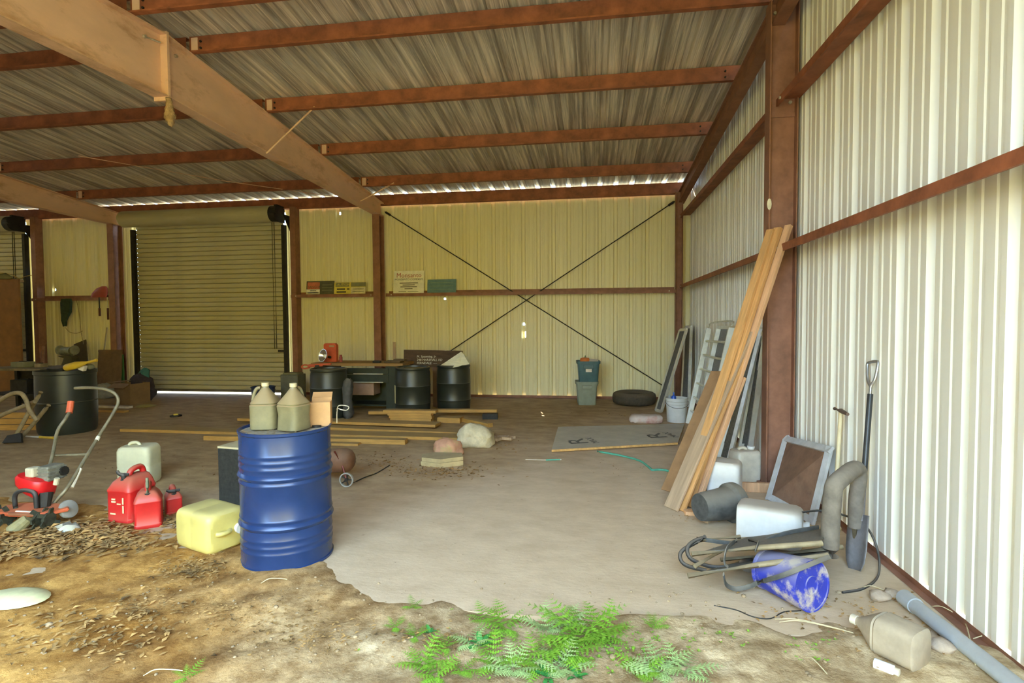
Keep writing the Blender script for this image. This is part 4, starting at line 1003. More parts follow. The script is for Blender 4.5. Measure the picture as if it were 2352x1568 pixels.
# hanging black sack by first drum
p = G(793, 962); t = thing('black_sack', 'limp black sack slumped beside the left black drum', 'sack', (p.x, p.y+.1, 0))
MB().loft([(0, .06, .08, 0, 0, 2), (.08, .085, .1, .01, 0, 2.3), (.3, .07, .09, -.01, 0, 2.3), (.5, .075, .08, .0, 0, 2.4), (.6, .07, .07, .01, 0, 2.4), (.64, .04, .04, .01, 0, 2)], 18).jitter(.016, 4).build('bag', m_blackdirt, t, smooth=60)
# ---- sign board on post
Ys = -1.35
t = thing('painted_sign', 'dark wooden sign with white hand lettering behind the drums', 'sign', (AT(1000, 945, 1, Ys).x, Ys, 0))
sx0 = AT(928, 820, 1, Ys); sx1 = AT(1062, 820, 1, Ys); z1 = AT(928, 804, 1, Ys).z; z0 = AT(995, 843, 1, Ys).z
MB().box(((sx0.x+sx1.x)/2-t.location.x, 0, (z0+z1)/2), (sx1.x-sx0.x, .03, z1-z0), rot=Euler((0, R(1), 0))).build('board', M('dark_sign_wood', (.085, .048, .028), .8, 0, .25, 5, stretch=(1, 3, 6)), t)
MB().box((0, .03, z0/2+.1), (.09, .04, z0+.2)).build('post', M('post_wood', (.2, .11, .06), .8, 0, .2, 5), t)
mwh = M('white_paint', (.75, .72, .6), .7)
for i, tx in enumerate(('M. Spawning, Jr.', '348 MARSHALL RD', 'FERNDALE  ----')):
    o = put('lettering', text_mesh(tx, .058, mwh, align='LEFT', font_shear=.15), t)
    o.location = (AT(958, 820, 1, Ys).x-t.location.x, -.018, AT(958, 818.5+7.5*i, 1, Ys).z); o.rotation_euler = (R(90), 0, 0)
# ---- signs on the girt
def sign(label, l, r, yt, yb, Y=-.11, tilt=8, mat=None, thick=.004):
    a = AT(l, yb, 1, Y); b = AT(r, yb, 1, Y); zt_ = AT((l+r)/2, yt, 1, Y).z
    t = thing('metal_sign', label, 'sign', ((a.x+b.x)/2, Y-.02, ZG+.002), (R(-tilt), 0, 0), group='signs on the back wall girt')
    h_ = zt_-ZG; w_ = b.x-a.x
    MB().box((0, 0, h_/2), (w_, thick, h_), bevel=.001, seg=1).build('plate', mat, t)
    return t, w_, h_
def patch(t, x, z, w, h, mat, name='print'):
    MB().box((x, -.004, z), (w, .002, h)).build(name, mat, t)
def letters(t, txt, x, z, size, mat):
    o = put('lettering', text_mesh(txt, size, mat, .0008), t); o.location = (x, -.0045, z); o.rotation_euler = (R(90), 0, 0)
m_sred = M('sign_red', (.55, .16, .08), .6); m_sblk = M('sign_dark', (.09, .085, .05), .6, 0, .2, 8); m_swh = M('sign_white', (.85, .81, .66), .6, 0, .1, 8); m_sy = M('sign_yellow', (.68, .55, .08), .6, 0, .1, 8)
m_sink = M('sign_ink', (.07, .06, .04), .7); m_scream = M('sign_cream', (.66, .58, .34), .6); m_steal = M('sign_teal', (.12, .22, .25), .6, 0, .15, 10); m_mon = M('faded_red_ink', (.45, .12, .09), .7); m_steal2 = M('teal_ink', (.2, .29, .24), .7); m_olive = M('olive_grey', (.2, .19, .1), .7)
t, w_, h_ = sign('dark sign with red and white danger panel on the left girt', 704, 768, 645, 673, mat=m_sblk)
patch(t, -w_*.24, h_*.66, w_*.44, h_*.5, m_sred); patch(t, -w_*.25, h_*.2, w_*.48, h_*.36, m_swh)
letters(t, 'DANGER', -w_*.24, h_*.54, .075, m_sblk); patch(t, -w_*.25, h_*.28, w_*.22, h_*.07, m_sink, 'faded_line'); patch(t, -w_*.25, h_*.12, w_*.4, h_*.1, m_sink, 'faded_line')
[patch(t, w_*.25, h_*z_, w_*.36, h_*.05, m_olive, 'faded_line') for z_ in (.7, .5, .3)]
t, w_, h_ = sign('yellow and cream caution sign on the left girt', 768, 840, 648, 672, mat=m_sy)
patch(t, w_*.27, h_*.3, w_*.46, h_*.56, m_scream); patch(t, w_*.27, h_*.8, w_*.46, h_*.36, m_olive); patch(t, -w_*.24, h_*.8, w_*.44, h_*.34, m_olive)
letters(t, 'CAUTION', -w_*.24, h_*.8, .075, m_sy); [patch(t, -w_*.25+dx_, h_*z_, w_*ww_, h_*.12, m_sink, 'faded_line') for dx_, z_, ww_ in ((-.02, .42, .26), (.14, .42, .08), (-.01, .18, .3))]; [patch(t, w_*.27, h_*z_, w_*.36, h_*.07, m_olive, 'faded_line') for z_ in (.42, .2)]
t, w_, h_ = sign('white sign headed with large red lettering on the right girt', 904, 974, 621, 671, mat=m_swh)
letters(t, 'Monsanto', 0, h_*.79, .135, m_mon); letters(t, 'MONSANTO COMPANY', 0, h_*.61, .056, m_sink)
for i, ww_ in enumerate((.6, .4, .54, .26)): patch(t, 0, h_*(.45-.085*i), w_*ww_, h_*.03, m_sink, 'faded_line')
patch(t, -w_*.2, h_*.07, w_*.25, h_*.025, m_olive, 'faded_line'); patch(t, w_*.15, h_*.07, w_*.35, h_*.025, m_olive, 'faded_line')
t, w_, h_ = sign('plain faded teal sign on the girt beside the white sign', 982, 1048, 641, 671, mat=m_steal)
for i in range(3): patch(t, 0, h_*(.75-.25*i), w_*.8, h_*.05, m_steal2, 'faded_line')

# ---- lumber on the floor
m_fl1 = M('floor_plank', (.50, .27, .06), .65, 0, .2, 4, stretch=(1, 6, 6), dust=.6, dustcol=(.3, .23, .11))
def fplank(label, pl, pr_, w, h, z, group='lumber lying on the floor', mat=None):
    a = G(*pl); b = G(*pr_); d = (b-a); n_ = Vector((-d.y, d.x, 0)).normalized()
    o = MB().beam((0, w/2, 0), (d.length, w/2, 0), w, h, bevel=.002).build('floor_plank', mat or m_fl1, loc=(a.x, a.y, z+h/2), rot=(0, 0, math.atan2(d.y, d.x)))
    return tag(o, label, 'plank', group)
fplank('longest floor plank, running left behind the blue drum', (275, 991), (1050, 1012), .28, .04, 0)
fplank('floor plank ending short of the white sack, nearest the camera', (467, 1011), (930, 1021), .12, .06, 0)
fplank('short floor plank peeking out right of the blue drum', (640, 1021), (822, 1024), .10, .03, 0)
fplank('floor plank behind the longest one, ending under the short pile', (545, 972), (1000, 988), .25, .04, .04)
fplank('wide floor plank ending under the white sack', (690, 985), (1060, 1000), .2, .04, .0)
for i, (l, r, y) in enumerate(((902, 995, 976), (896, 990, 976), (893, 992, 976), (890, 990, 976), (880, 1001, 976))):
    fplank('short orange plank, %s of the five-high pile' % ('bottom', 'second', 'middle', 'fourth', 'top')[i], (l, 973), (r, 975), .14 if i < 4 else .16, .041, .002+.042*i, 'short planks stacked on the floor')
fplank('pale plank end sticking out left of the short pile', (846, 957), (905, 957), .14, .05, .04)
fplank('plank on blocks right of the short pile', (1003, 960), (1141, 960), .12, .05, .09)
fplank('short block under the plank right of the pile', (1004, 970), (1056, 972), .2, .08, .0)
fplank('dark-ended block under the right plank end', (1108, 963), (1143, 963), .14, .085, .0, mat=m_dark)
fplank('angled board scrap behind the white sack', (1058, 968), (1120, 982), .1, .06, .0)
# ---- sacks and slabs
def lump(name, label, px, sx, sy, sz, mat, seed, rz=0, cat='sack', e=3, jit=.02):
    p = G(*px); d = (p-Vector((CAM.x, CAM.y, 0))).normalized(); c = p+d*sy*.9
    mb = MB(); secs = [(0, sx*.85, sy*.85, 0, 0, e), (sz*.1, sx*.97, sy*.97, 0, 0, e), (sz*.2, sx, sy, 0, 0, e), (sz*.35, sx, sy, 0, 0, e), (sz*.48, sx*.93, sy*.93, 0, 0, e), (sz*.55, sx*.97, sy*.97, 0, 0, e), (sz*.8, sx*.8, sy*.85, 0, 0, e), (sz*.95, sx*.5, sy*.55, -.02, 0, 2.5), (sz, sx*.2, sy*.2, -.02, 0, 2)]
    mb.loft(secs, 40)
    for v in mb.bm.verts:
        q_ = v.co*9+Vector((seed, 0, 0)); v.co += Vector((mnoise.noise(q_), mnoise.noise(q_+Vector((7, 3, 1))), mnoise.noise(q_+Vector((2, 9, 5)))*.7))*jit*2.2
    o = mb.build('body', mat, None, smooth=70)
    t = thing(name, label, cat, (c.x, c.y, 0), (0, 0, R(rz))); o.parent = t
    return t
m_sack = M('hardened_sack', (.62, .53, .34), .85, 0, .18, 7, spots=.6, spotcol=(.33, .29, .21), spotscale=3, spotlow=.55, bump=.3)
lump('cement_sack', 'lumpy white cement sack at the end of the planks', (1092, 1030), .23, .17, .27, m_sack, 11)
lump('sand_sack', 'pink and yellow printed sack slumped on a flat stone', (1030, 1050), .17, .13, .20, M('pink_yellow_sack', (.62, .32, .19), .8, 0, .2, 5, spots=.8, spotcol=(.5, .42, .15), spotscale=4, spotlow=.5), 12, -25, jit=.015)
p = G(1007, 1074); t = thing('paving_slab', 'lower of two thin dusty slabs in front of the pink sack', 'slab', (p.x, p.y+.16, 0), (0, 0, R(12)), 'stacked slabs')
m_slab = M('dusty_slab', (.48, .38, .2), .9, 0, .15, 8, dust=.4, dustcol=(.33, .26, .15))
pol = [(-.23, -.06), (-.02, -.17), (.23, -.08), (.22, .1), (-.1, .17), (-.24, .1)]
MB().prism(pol, .05).build('stone', m_slab, t)
t = thing('paving_slab', 'upper of two thin dusty slabs in front of the pink sack', 'slab', (p.x, p.y+.165, .052), (0, 0, R(15)), 'stacked slabs'); MB().prism([(x*.97, y*.97) for x, y in pol], .04).build('stone', m_slab, t)
for i, (px, py, l, a) in enumerate(((1150, 1006, .22, 10), (1160, 1016, .2, -15), (1172, 1008, .14, 40), (1145, 1018, .12, 70))):
    p = G(px, py); o = MB().box((0, 0, .02), (l, .05, .035), bevel=.003).build('wood_scrap', m_oldwood); o.location = (p.x, p.y, .036*(i % 2)); o.rotation_euler = (0, 0, R(a)); tag(o, ('longest tan wood scrap right of the white sack', 'lower tan wood scrap right of the white sack', 'upright-angled wood scrap right of the white sack', 'smallest wood scrap beside the white sack')[i], 'wood scrap', 'wood scraps by the white sack')
# blue bin and grey box seen between the jugs
p = G(590, 945); bucket('blue_bin', 'dark blue bin standing far behind the blue drum', Vector((p.x, p.y+.2, 0)), .2, .42, M('navy_plastic', (.015, .03, .09), .5), handle=False)
t = thing('grey_case', 'grey boxy case standing near the roll-up door', 'case', (G(655, 930).x, G(655, 930).y+.3, 0)); MB().box((0, 0, .28), (.36, .3, .56), bevel=.01).build('body', M('grey_case', (.13, .13, .09), .6, 0, .2, 8), t); MB().box((0, 0, .575), (.3, .24, .03), bevel=.01).build('lid', m_olive, t)
p = G(404, 956); t = thing('small_pulley', 'small yellow-centred disc lying on the floor before the roll-up door', 'disc', p); MB().lathe([(0, 0), (.09, 0), (.09, .02), (0, .03)], 18).build('rim', m_dark, t, smooth=40); MB().lathe([(0, .0), (.04, .0), (.035, .045), (0, .05)], 14).build('centre', m_sy, t, smooth=40)
# ================================================================== LEFT SIDE
m_rcan = M('red_fuel_plastic', (.56, .02, .018), .45, 0, .12, 6, dust=.55, dustcol=(.40, .20, .12))
def gascan(label, fl, fr, h, depth, rz, spout, grp='red fuel cans'):
    a, b = G(*fl), G(*fr); c = (a+b)/2; w = (b-a).length; d = (c-Vector((CAM.x, CAM.y, 0))).normalized()
    ang = math.atan2((b-a).y, (b-a).x)
    t = thing('fuel_can', label, 'fuel can', c, (0, 0, ang+R(rz)), grp)
    hw = w/2; hd = depth/2
    mb = MB(); mb.loft([(0, hw*.93, hd*.93, 0, hd, 8), (.012, hw, hd, 0, hd, 8), (h*.1, hw, hd, 0, hd, 8), (h*.115, hw*.97, hd*.97, 0, hd, 8), (h*.62, hw*.97, hd*.97, 0, hd, 8), (h*.635, hw, hd, 0, hd, 8), (h*.66, hw, hd, 0, hd, 7), (h*.8, hw*.8, hd*.86, 0, hd*1.08, 6), (h*.88, hw*.55, hd*.72, 0, hd*1.2, 5), (h*.9, hw*.4, hd*.6, 0, hd*1.25, 4)], 40)
    mb.build('body', m_rcan, t, smooth=35)
    MB().tube([(0, hd*.8, h*.84), (0, hd*.95, h*.97), (0, hd*1.4, h*1.02), (0, hd*1.75, h*.97), (0, hd*1.85, h*.72)], [.02, .022, .022, .022, .024], 10).build('handle', m_rcan, t, smooth=60)
    MB().cyl((0, hd*.55, h*.76), (0, hd*.5, h*.86), .028, .024, 16).build('collar', m_black, t)
    if spout == 'long': MB().tube([(0, hd*.5, h*.85), (0, hd*.42, h*1.0), (0, hd*.4, h*1.24)], [.015, .012, .010], 10).build('spout', M('spout_grey', (.22, .25, .16), .5), t, smooth=60)
    else: MB().tube([(0, hd*.5, h*.85), (0, hd*.45, h*.93), (-.03, hd*.4, h*.96), (-.05, hd*.4, h*1.02)], [.018, .017, .013, .01], 10).build('spout', m_black, t, smooth=60); MB().box((.02, hd*.5, h*.95), (.05, .016, .02), bevel=.004).build('spout_trigger', m_black, t)
    return t, w, h
g1, w_, h_ = gascan('largest red fuel can with worn pale print, left of three', (238, 1204), (303, 1206), .40, .26, -8, 'short')
m_worn = M('worn_label', (.75, .6, .35), .7)
for x, z, ww, hh in ((.06, .19, .012, .05), (.06, .125, .012, .06), (-.03, .2, .035, .012), (-.03, .18, .04, .012), (.02, .165, .035, .01), (-.04, .085, .05, .012)):
    MB().box((x, -.003, z), (ww, .003, hh)).build('print', m_worn, g1)
gascan('middle red fuel can with tall grey spout', (307, 1219), (373, 1210), .31, .2, 6, 'long')
gascan('smallest red fuel can, right of three', (383, 1184), (421, 1180), .20, .17, 20, 'short')
p = G(296, 1118); carboy('jerrican', 'pale square jerrican standing behind the red fuel cans', Vector((p.x, p.y+.13, 0)), (0, 0, R(14)), .155, .125, .39, M('pale_green_plastic', (.66, .64, .42), .5, 0, .08, 6, dust=.3, dustcol=(.5, .44, .3)), cap=False)

# ---- tiller
def T(x, y, Y): return AT(x, y, 1, Y)
t = thing('garden_tiller', 'small red garden tiller with orange fender and folding handlebar', 'tiller', (0, 0, 0))
m_tred = M('tiller_red', (.62, .012, .015), .4, 0, .1, 8); m_fend = M('fender_orange', (.60, .12, .045), .55, 0, .15, 6, dust=.4, dustcol=(.5, .22, .1)); m_tgrey = M('engine_grey', (.25, .25, .2), .5, .3, .3, 20); m_tube = M('painted_tube', (.24, .21, .13), .5, .3, .25, 14)
Yf = -7.4; c = T(75, 1176, Yf)
mb = MB(); pol = [(-.30, -.02), (-.27, -.07), (-.1, -.09), (.1, -.08), (.2, -.03), (.27, .05), (.2, .11), (.0, .14), (-.2, .11), (-.29, .05)]
mb.prism(pol, .025, Matrix.Translation(c) @ Matrix.Rotation(R(4), 4, 'X')); bmesh.ops.bevel(mb.bm, geom=mb.bm.edges[:], offset=.008, segments=2, affect='EDGES')
mb.build('fender', m_fend, t, smooth=50)
MB().box(c+Vector((.0, -.083, .012)), (.22, .02, .02), bevel=.006).build('fender_emblem', M('emblem', (.3, .12, .06), .5), t)
MB().box(c+Vector((.0, -.06, .027)), (.15, .012, .006)).build('emblem_bar', m_swh, t)
e = T(85, 1108, Yf+.1)
mb = MB(); mb.loft([(-.10, .055, .05, .06, 0, 3), (-.07, .10, .08, .03, 0, 3), (-.02, .125, .10, .0, 0, 3.2), (.03, .13, .1, -.01, 0, 3.2), (.05, .12, .09, -.01, 0, 3), (.055, .07, .06, -.01, 0, 2.5)], 28, Matrix.Translation(e) @ Matrix.Rotation(R(14), 4, 'Y'))
mb.build('engine_cover', m_tred, t, smooth=50)
MB().box(T(77, 1083, Yf+.08), (.075, .08, .075), bevel=.012).build('air_filter', M('cream_part', (.6, .55, .38), .5), t)
MB().box(T(118, 1084, Yf+.15), (.10, .14, .12), bevel=.01).build('engine_block', m_tgrey, t)
for k in range(4): MB().box(T(118, 1084, Yf+.15)+Vector((0, 0, -.045+.028*k)), (.115, .155, .008)).build('cooling_fin', m_tgrey, t)
MB().cyl(T(131, 1098, Yf+.1), T(128, 1112, Yf+.1), .018, n=10).build('fuel_cap', M('cream_part', (.6, .55, .38), .5), t)
MB().cyl(T(140, 1082, Yf+.2), T(150, 1080, Yf+.2), .035, n=12).build('muffler', m_dark, t)
MB().tube([T(36, 1168, Yf), T(34, 1140, Yf), T(44, 1128, Yf), T(62, 1126, Yf), T(80, 1134, Yf), T(84, 1166, Yf)], .016, 8).build('front_guard', m_black, t, smooth=60)
MB().cyl(T(105, 1132, Yf+.08), T(103, 1165, Yf+.05), .05, .035, 12).build('gear_neck', m_dark, t)
MB().cyl(T(68, 1188, Yf-.06), Vector((T(64, 1242, Yf).x, Yf-.1, .01)), .04, .055, 12).build('gearbox', M('olive_gearbox', (.28, .25, .12), .6, 0, .3, 10), t)
rnd = random.Random(9)
for i, x in enumerate((-.25, -.16, .12, .2)):
    wc = Vector((c.x+x, Yf-.05, .095)); mb = MB(); mb.cyl(wc-Vector((.012, 0, 0)), wc+Vector((.012, 0, 0)), .05, n=12)
    for k in range(6):
        a = k*math.pi/3+i*.4; u = Vector((0, math.cos(a), math.sin(a))); v = Vector((0, -math.sin(a), math.cos(a)))
        mb.beam(wc+u*.03, wc+u*.078+v*.022+Vector((.02*(-1)**k, 0, 0)), .03, .012, up=(1, 0, 0))
    mb.build('tine', M('tine_iron', (.05, .055, .035), .7, .3, .4, 20), t)
wc = T(158, 1192, Yf+.1); MB().lathe([(0, -.02), (.05, -.022), (.068, -.015), (.072, 0), (.068, .015), (.05, .022), (0, .02)], 24, Matrix.Translation((wc.x, wc.y, .12)) @ Matrix.Rotation(R(70), 4, 'Y')).build('wheel', M('grey_wheel', (.3, .3, .27), .5), t, smooth=40)
hR = [T(112, 1168, -7.3), T(135, 1142, -7.25), T(156, 1118, -7.2), T(190, 1062, -7.02), T(228, 1000, -6.8), T(262, 945, -6.65), T(272, 920, -6.6), T(262, 902, -6.6), T(238, 893, -6.6), T(205, 890, -6.6), T(172, 891, -6.6)]
MB().tube(hR, .0135, 10).build('handlebar', m_tube, t, smooth=60)
hL = [T(104, 1160, -7.2), T(112, 1085, -7.1), T(124, 1030, -6.95), T(132, 990, -6.85), T(150, 962, -6.78), T(160, 945, -6.72)]
MB().tube(hL, .0135, 10).build('handlebar', m_tube, t, smooth=60)
MB().cyl(T(159, 948, -6.72), T(163, 922, -6.68), .026, n=12).build('grip', M('grip_orange', (.65, .13, .05), .5), t)
MB().cyl(T(118, 1046, -6.97), T(202, 1043, -6.95), .011, n=10).build('crossbar', m_tube, t)
MB().cyl(T(164, 1119, -7.165), T(184, 1076, -7.06), .0165, n=10).build('label_sleeve', m_swh, t)
MB().cyl(T(222, 1011, -6.835), T(226, 1003, -6.81), .016, n=10).build('clamp', m_swh, t)
# pale bag by tiller wheel
o = MB().loft([(0, .09, .06, 0, 0, 2.2), (.03, .1, .07, 0, 0, 2.2), (.06, .05, .04, .02, 0, 2)], 16).jitter(.015, 6).build('plastic_bag', M('grey_bag', (.5, .47, .36), .6), smooth=60); o.location = G(155, 1222); tag(o, 'crumpled pale plastic bag lying by the tiller wheel', 'bag')

# ---- black barrel at left
f = G(157, 999); d = (f-Vector((CAM.x, CAM.y, 0))).normalized(); rB = .36; cB = f+d*rB; cB.z = 0
t = thing('black_barrel', 'big black barrel standing left of the roll-up door', 'barrel', cB)
MB().lathe([(0, .01), (rB*.88, .01), (rB*.92, 0), (rB*.97, .05), (rB, .3), (rB, .6), (rB*.985, .84), (rB*1.02, .85), (rB*1.02, .9), (rB*.97, .9), (rB*.95, .84), (0, .83)], 44, caps=False).build('body', m_bdrum, t, smooth=35)
MB().lathe([(rB*1.0, .44), (rB*1.012, .45), (rB*1.0, .46)], 44, caps=False).build('hoop', m_bdrum, t, smooth=35)
zB = .90; mid = lambda px, py, Y=cB.y: T(px, py, Y)
m_bat = M('yellow_bat_plastic', (.62, .40, .03), .45)
t = thing('toy_bat', 'yellow plastic bat lying across the black barrel', 'bat', (0, 0, 0))
A, B = T(148, 852, cB.y-.2), T(221, 827, cB.y-.1); q = (B-A); A.z = max(A.z, zB+.04); m4 = Matrix.Translation(A) @ (B-A).to_track_quat('Z', 'Y').to_matrix().to_4x4(); L_ = q.length
MB().lathe([(0, 0), (.035, .005), (.05, .03), (.052, L_*.35), (.035, L_*.55), (.02, L_*.68), (.017, L_*.92), (.026, L_*.97), (.02, L_), (0, L_)], 20, m4).build('barrel', m_bat, t, smooth=50)
o = MB().loft([(0, .13, .1, 0, 0, 2.5), (.03, .14, .11, 0, 0, 2.5), (.06, .08, .06, 0, 0, 2)], 16).jitter(.012, 7).build('black_cloth', m_black, smooth=60); o.location = T(135, 855, cB.y); o.location.z = zB-.01; tag(o, 'black cloth heap on the left side of the barrel', 'cloth')
o = MB().box((0, 0, .04), (.09, .06, .08), rot=Euler((0, R(20), 0)), bevel=.008).build('white_box', m_whited); o.location = T(190, 850, cB.y-.1); o.location.z = zB; tag(o, 'small white carton on the barrel under the bat', 'carton')
o = MB().sphere((0, 0, .045), .05, 12, 8, (1.2, 1, .8)).build('grey_ball', m_olive, smooth=60); o.location = T(207, 848, cB.y); o.location.z = zB; tag(o, 'dull green lump at the right edge of the barrel top', 'lump')

# ---- wheel-hoe style cultivator at far left
m_oldt = M('worn_wood_tube', (.3, .23, .12), .7, 0, .25, 10)
Yc = -5.0; t = thing('hand_plough', 'old hand plough with curved handles at the far left', 'plough', (0, 0, 0))
for i, pts in enumerate(([(-14, 930), (8, 914), (30, 903), (48, 903), (60, 918), (68, 942), (86, 966)], [(-14, 962), (20, 946), (58, 931), (80, 922)], [(94, 900), (70, 940), (45, 985), (22, 1022)], [(112, 930), (86, 962), (60, 992), (30, 1024)])):
    MB().tube([T(x, y, Yc+.12*i) for x, y in pts], .026, 10).build(('curved_handle', 'brace', 'beam', 'beam')[i], m_oldt, t, smooth=60)
MB().prism([(0, 0), (.28, .02), (.2, .14), (.02, .1)], .03, Matrix.Translation((T(10, 1032, Yc).x, Yc, .02)) @ Matrix.Rotation(R(60), 4, 'X')).build('share', m_dark, t)
p = G(28, 992); t = thing('wooden_crate', 'low orange-brown wooden crate behind the plough', 'crate', (p.x, p.y+.3, 0), (0, 0, R(8)))
for k in range(3): MB().box((0, -.2, .05+.09*k), (.62, .02, .08)).build('slat', m_fl1, t)
for k in range(3): MB().box((.3, 0, .05+.09*k), (.02, .4, .08)).build('slat', m_fl1, t)
MB().box((0, 0, .26), (.6, .4, .02)).build('top', m_oldwood, t)
t = thing('yellow_stick', 'short yellow stick on the floor below the barrel', 'stick', G(60, 1004)); q = G(124, 1008)-G(60, 1004); MB().cyl((0, 0, .015), q*.5+Vector((0, 0, .015)), .012, n=8).build('shaft', m_whited, t); MB().cyl(q*.5+Vector((0, 0, .015)), q+Vector((0, 0, .015)), .017, n=8).build('grip', m_bat, t)
# ---- dark workbench far left with clutter
Yw = -2.7; xw = T(92, 850, Yw).x; zw = T(45, 846, Yw).z
t = thing('dark_workbench', 'dark cluttered workbench at the far left edge', 'workbench', (xw-1.2, Yw, 0))
MB().box((.6, .3, zw-.02), (1.25, .65, .04)).build('worktop', M('bench_dark_top', (.22, .17, .09), .8, 0, .3, 6), t)
for x in (.03, 1.17):
    for y in (.03, .57): MB().box((x, y, zw/2-.02), (.06, .06, zw-.04)).build('leg', m_dark, t)
MB().box((.6, .3, .3), (1.2, .6, .03)).build('shelf', m_dark, t); MB().box((.6, .6, zw/2), (1.2, .02, zw-.1)).build('back_panel', m_dark, t)
cl = [('red_toolbox', 'dark red toolbox on the shelf of the far-left bench', (75, 880), (.3, .2, .2), M('dark_red', (.22, .01, .015), .5), .315), ('black_case', 'black case on the shelf of the far-left bench', (25, 890), (.35, .25, .24), m_dark, .315), ('junk_box', 'grey junk box standing on the far-left bench', (20, 842), (.3, .2, .1), m_olive, zw), ('junk_tin', 'olive tin standing on the far-left bench', (62, 842), (.14, .14, .07), m_oldt, zw)]
for nm, lb, (px, py), sz, mm, z in cl:
    o = thing(nm, lb, 'box', (T(px, py, Yw).x, Yw+.25, z+.001)); MB().box((0, 0, sz[2]/2), sz, bevel=.01).build('body', mm, o); MB().box((0, 0, sz[2]+.008), (sz[0]*.5, .03, .016), bevel=.004).build('handle', m_dark, o)
# ---- rust-brown panel before the far door
a = T(-70, 838, -.75); b = T(52, 838, -.75); z1 = T(20, 641, -.75).z
t = thing('brown_panel', 'tall rust-brown wooden panel standing before the left roll-up door', 'panel', (a.x, -.75, 0))
MB().box(((b.x-a.x)/2, 0, z1/2), (b.x-a.x, .04, z1), bevel=.004).build('sheet', M('rust_brown_board', (.24, .105, .03), .75, 0, .15, 5), t)
MB().box(((b.x-a.x)/2, .06, z1-.04), (b.x-a.x, .08, .05)).build('top_batten', m_oldwood, t)
o = MB().loft([(0, .3, .1, 0, 0, 2.2), (.06, .25, .1, 0, 0, 2.2), (.12, .12, .06, .02, 0, 2)], 18).jitter(.02, 3).build('grey_tarp', m_olive, smooth=60); o.location = (T(2, 640, -.7).x, -.7, z1+.005); tag(o, 'grey tarp bundle on top of the rust-brown panel', 'tarp')
tag(MB().tube([T(-10, 625, -.3), T(25, 630, -.3), T(45, 640, -.4), T(60, 634, -.25), T(90, 630, -.12)], .008, 6).build('rope', M('yellow_rope', (.45, .3, .08), .8), smooth=60), 'thin yellow rope strung across the left door post', 'rope')
# ---- things hung on the left girt
t = thing('hanging_gloves', 'dark green cloth hanging from the left girt', 'cloth', (T(152, 690, -.26).x, -.26, ZG-.02))
MB().loft([(-.62, .04, .02, -.06, 0, 2.2), (-.5, .07, .03, -.07, 0, 2.2), (-.3, .13, .04, -.02, 0, 2.3), (-.1, .15, .04, 0, 0, 2.4), (0, .12, .03, 0, 0, 2.4)], 16).jitter(.012, 5).build('cloth', M('dark_green_cloth', (.03, .05, .03), .9, 0, .3, 14), t, smooth=60)
t = thing('red_scoop', 'red plastic scoop lying on the left girt', 'scoop', (T(228, 684, -.12).x, -.12, ZG+.002))
mb = MB(); mb.loft([(0, .2, .03, -.02, 0, 2.2), (.1, .2, .05, .02, 0, 2.2), (.2, .14, .05, .08, 0, 2.2), (.25, .06, .03, .13, 0, 2)], 18); mb.build('bowl', M('scoop_red', (.34, .05, .03), .5), t, smooth=60)
for i, (x, l, w, lb) in enumerate(((228, .42, .03, 'dark-handled pliers hanging under the red scoop'), (247, .5, .026, 'pale-shafted tool hanging at the right of the red scoop'))):
    t = thing('hand_tool', lb, 'tool', (T(x, 690, -.24).x, -.24, ZG+.0), group='tools hung on the left girt')
    MB().box((0, 0, -.12), (w, .014, .24), bevel=.004).build('shank', (m_dark, m_whited)[i], t); MB().box((0, 0, -.24-(l-.24)/2), (w*1.6, .026, l-.24), bevel=.008).build('grip', M('grip_red', (.09, .02, .015), .6), t)
for i, (pts, lb) in enumerate((([(176, 690), (182, 720), (186, 760), (192, 790)], 'rusty wire hanging from the left girt'), ([(150, 752), (160, 762), (176, 765), (190, 760)], 'loop of thin wire sagging below the green cloth'))):
    tag(MB().tube([T(x, y, -.2) for x, y in pts], .007, 5).build('hanging_wire', m_oldt), lb, 'wire', 'wires on the left girt')
t = thing('bench_grinder', 'grey bench grinder on a dark stand at the back wall', 'grinder', (T(158, 905, -.9).x, -.9, 0))
zg_ = T(158, 806, -.9).z
MB().loft([(0, .3, .22, 0, 0, 5), (.1, .26, .2, 0, 0, 5), (zg_-.15, .12, .1, .1, 0, 4), (zg_-.1, .16, .12, 0, 0, 5)], 24).build('stand', M('grinder_stand', (.07, .065, .035), .7), t, smooth=40)
MB().cyl((-.12, 0, zg_), (.12, 0, zg_), .09, n=18).build('motor', M('grinder_grey', (.2, .21, .15), .5, .2, .3, 12), t, smooth=40)
for x in (-.19, .17): MB().cyl((x, 0, zg_+.02), (x+.03, 0, zg_+.02), .10, n=20).build('wheel', M('grinder_wheel', (.3, .3, .22), .8), t, smooth=40)
plank('old_board', 'dark triangular board leaning beside the grinder', Vector((T(192, 880, -.6).x, -.6, 0)), T(184, 785, -.15), .3, .02, M('dark_board', (.07, .05, .025), .8, 0, .2, 6), wd=(1, 0, 0), cat='board', lift=False)
t = tag(MB().cyl((T(225, 890, -.5).x, -.5, .0), T(246, 752, -.12), .014, n=8).build('stick', m_oldt, smooth=60), 'thin stick leaning on the wall below the red scoop', 'stick')
t = tag(MB().cyl(T(93, 930, -.8), T(100, 795, -.25), .03, n=10).build('pole', M('pink_pole', (.4, .2, .14), .5, 0, .4, 4), smooth=60), 'pinkish pole leaning by the left door post', 'pole')
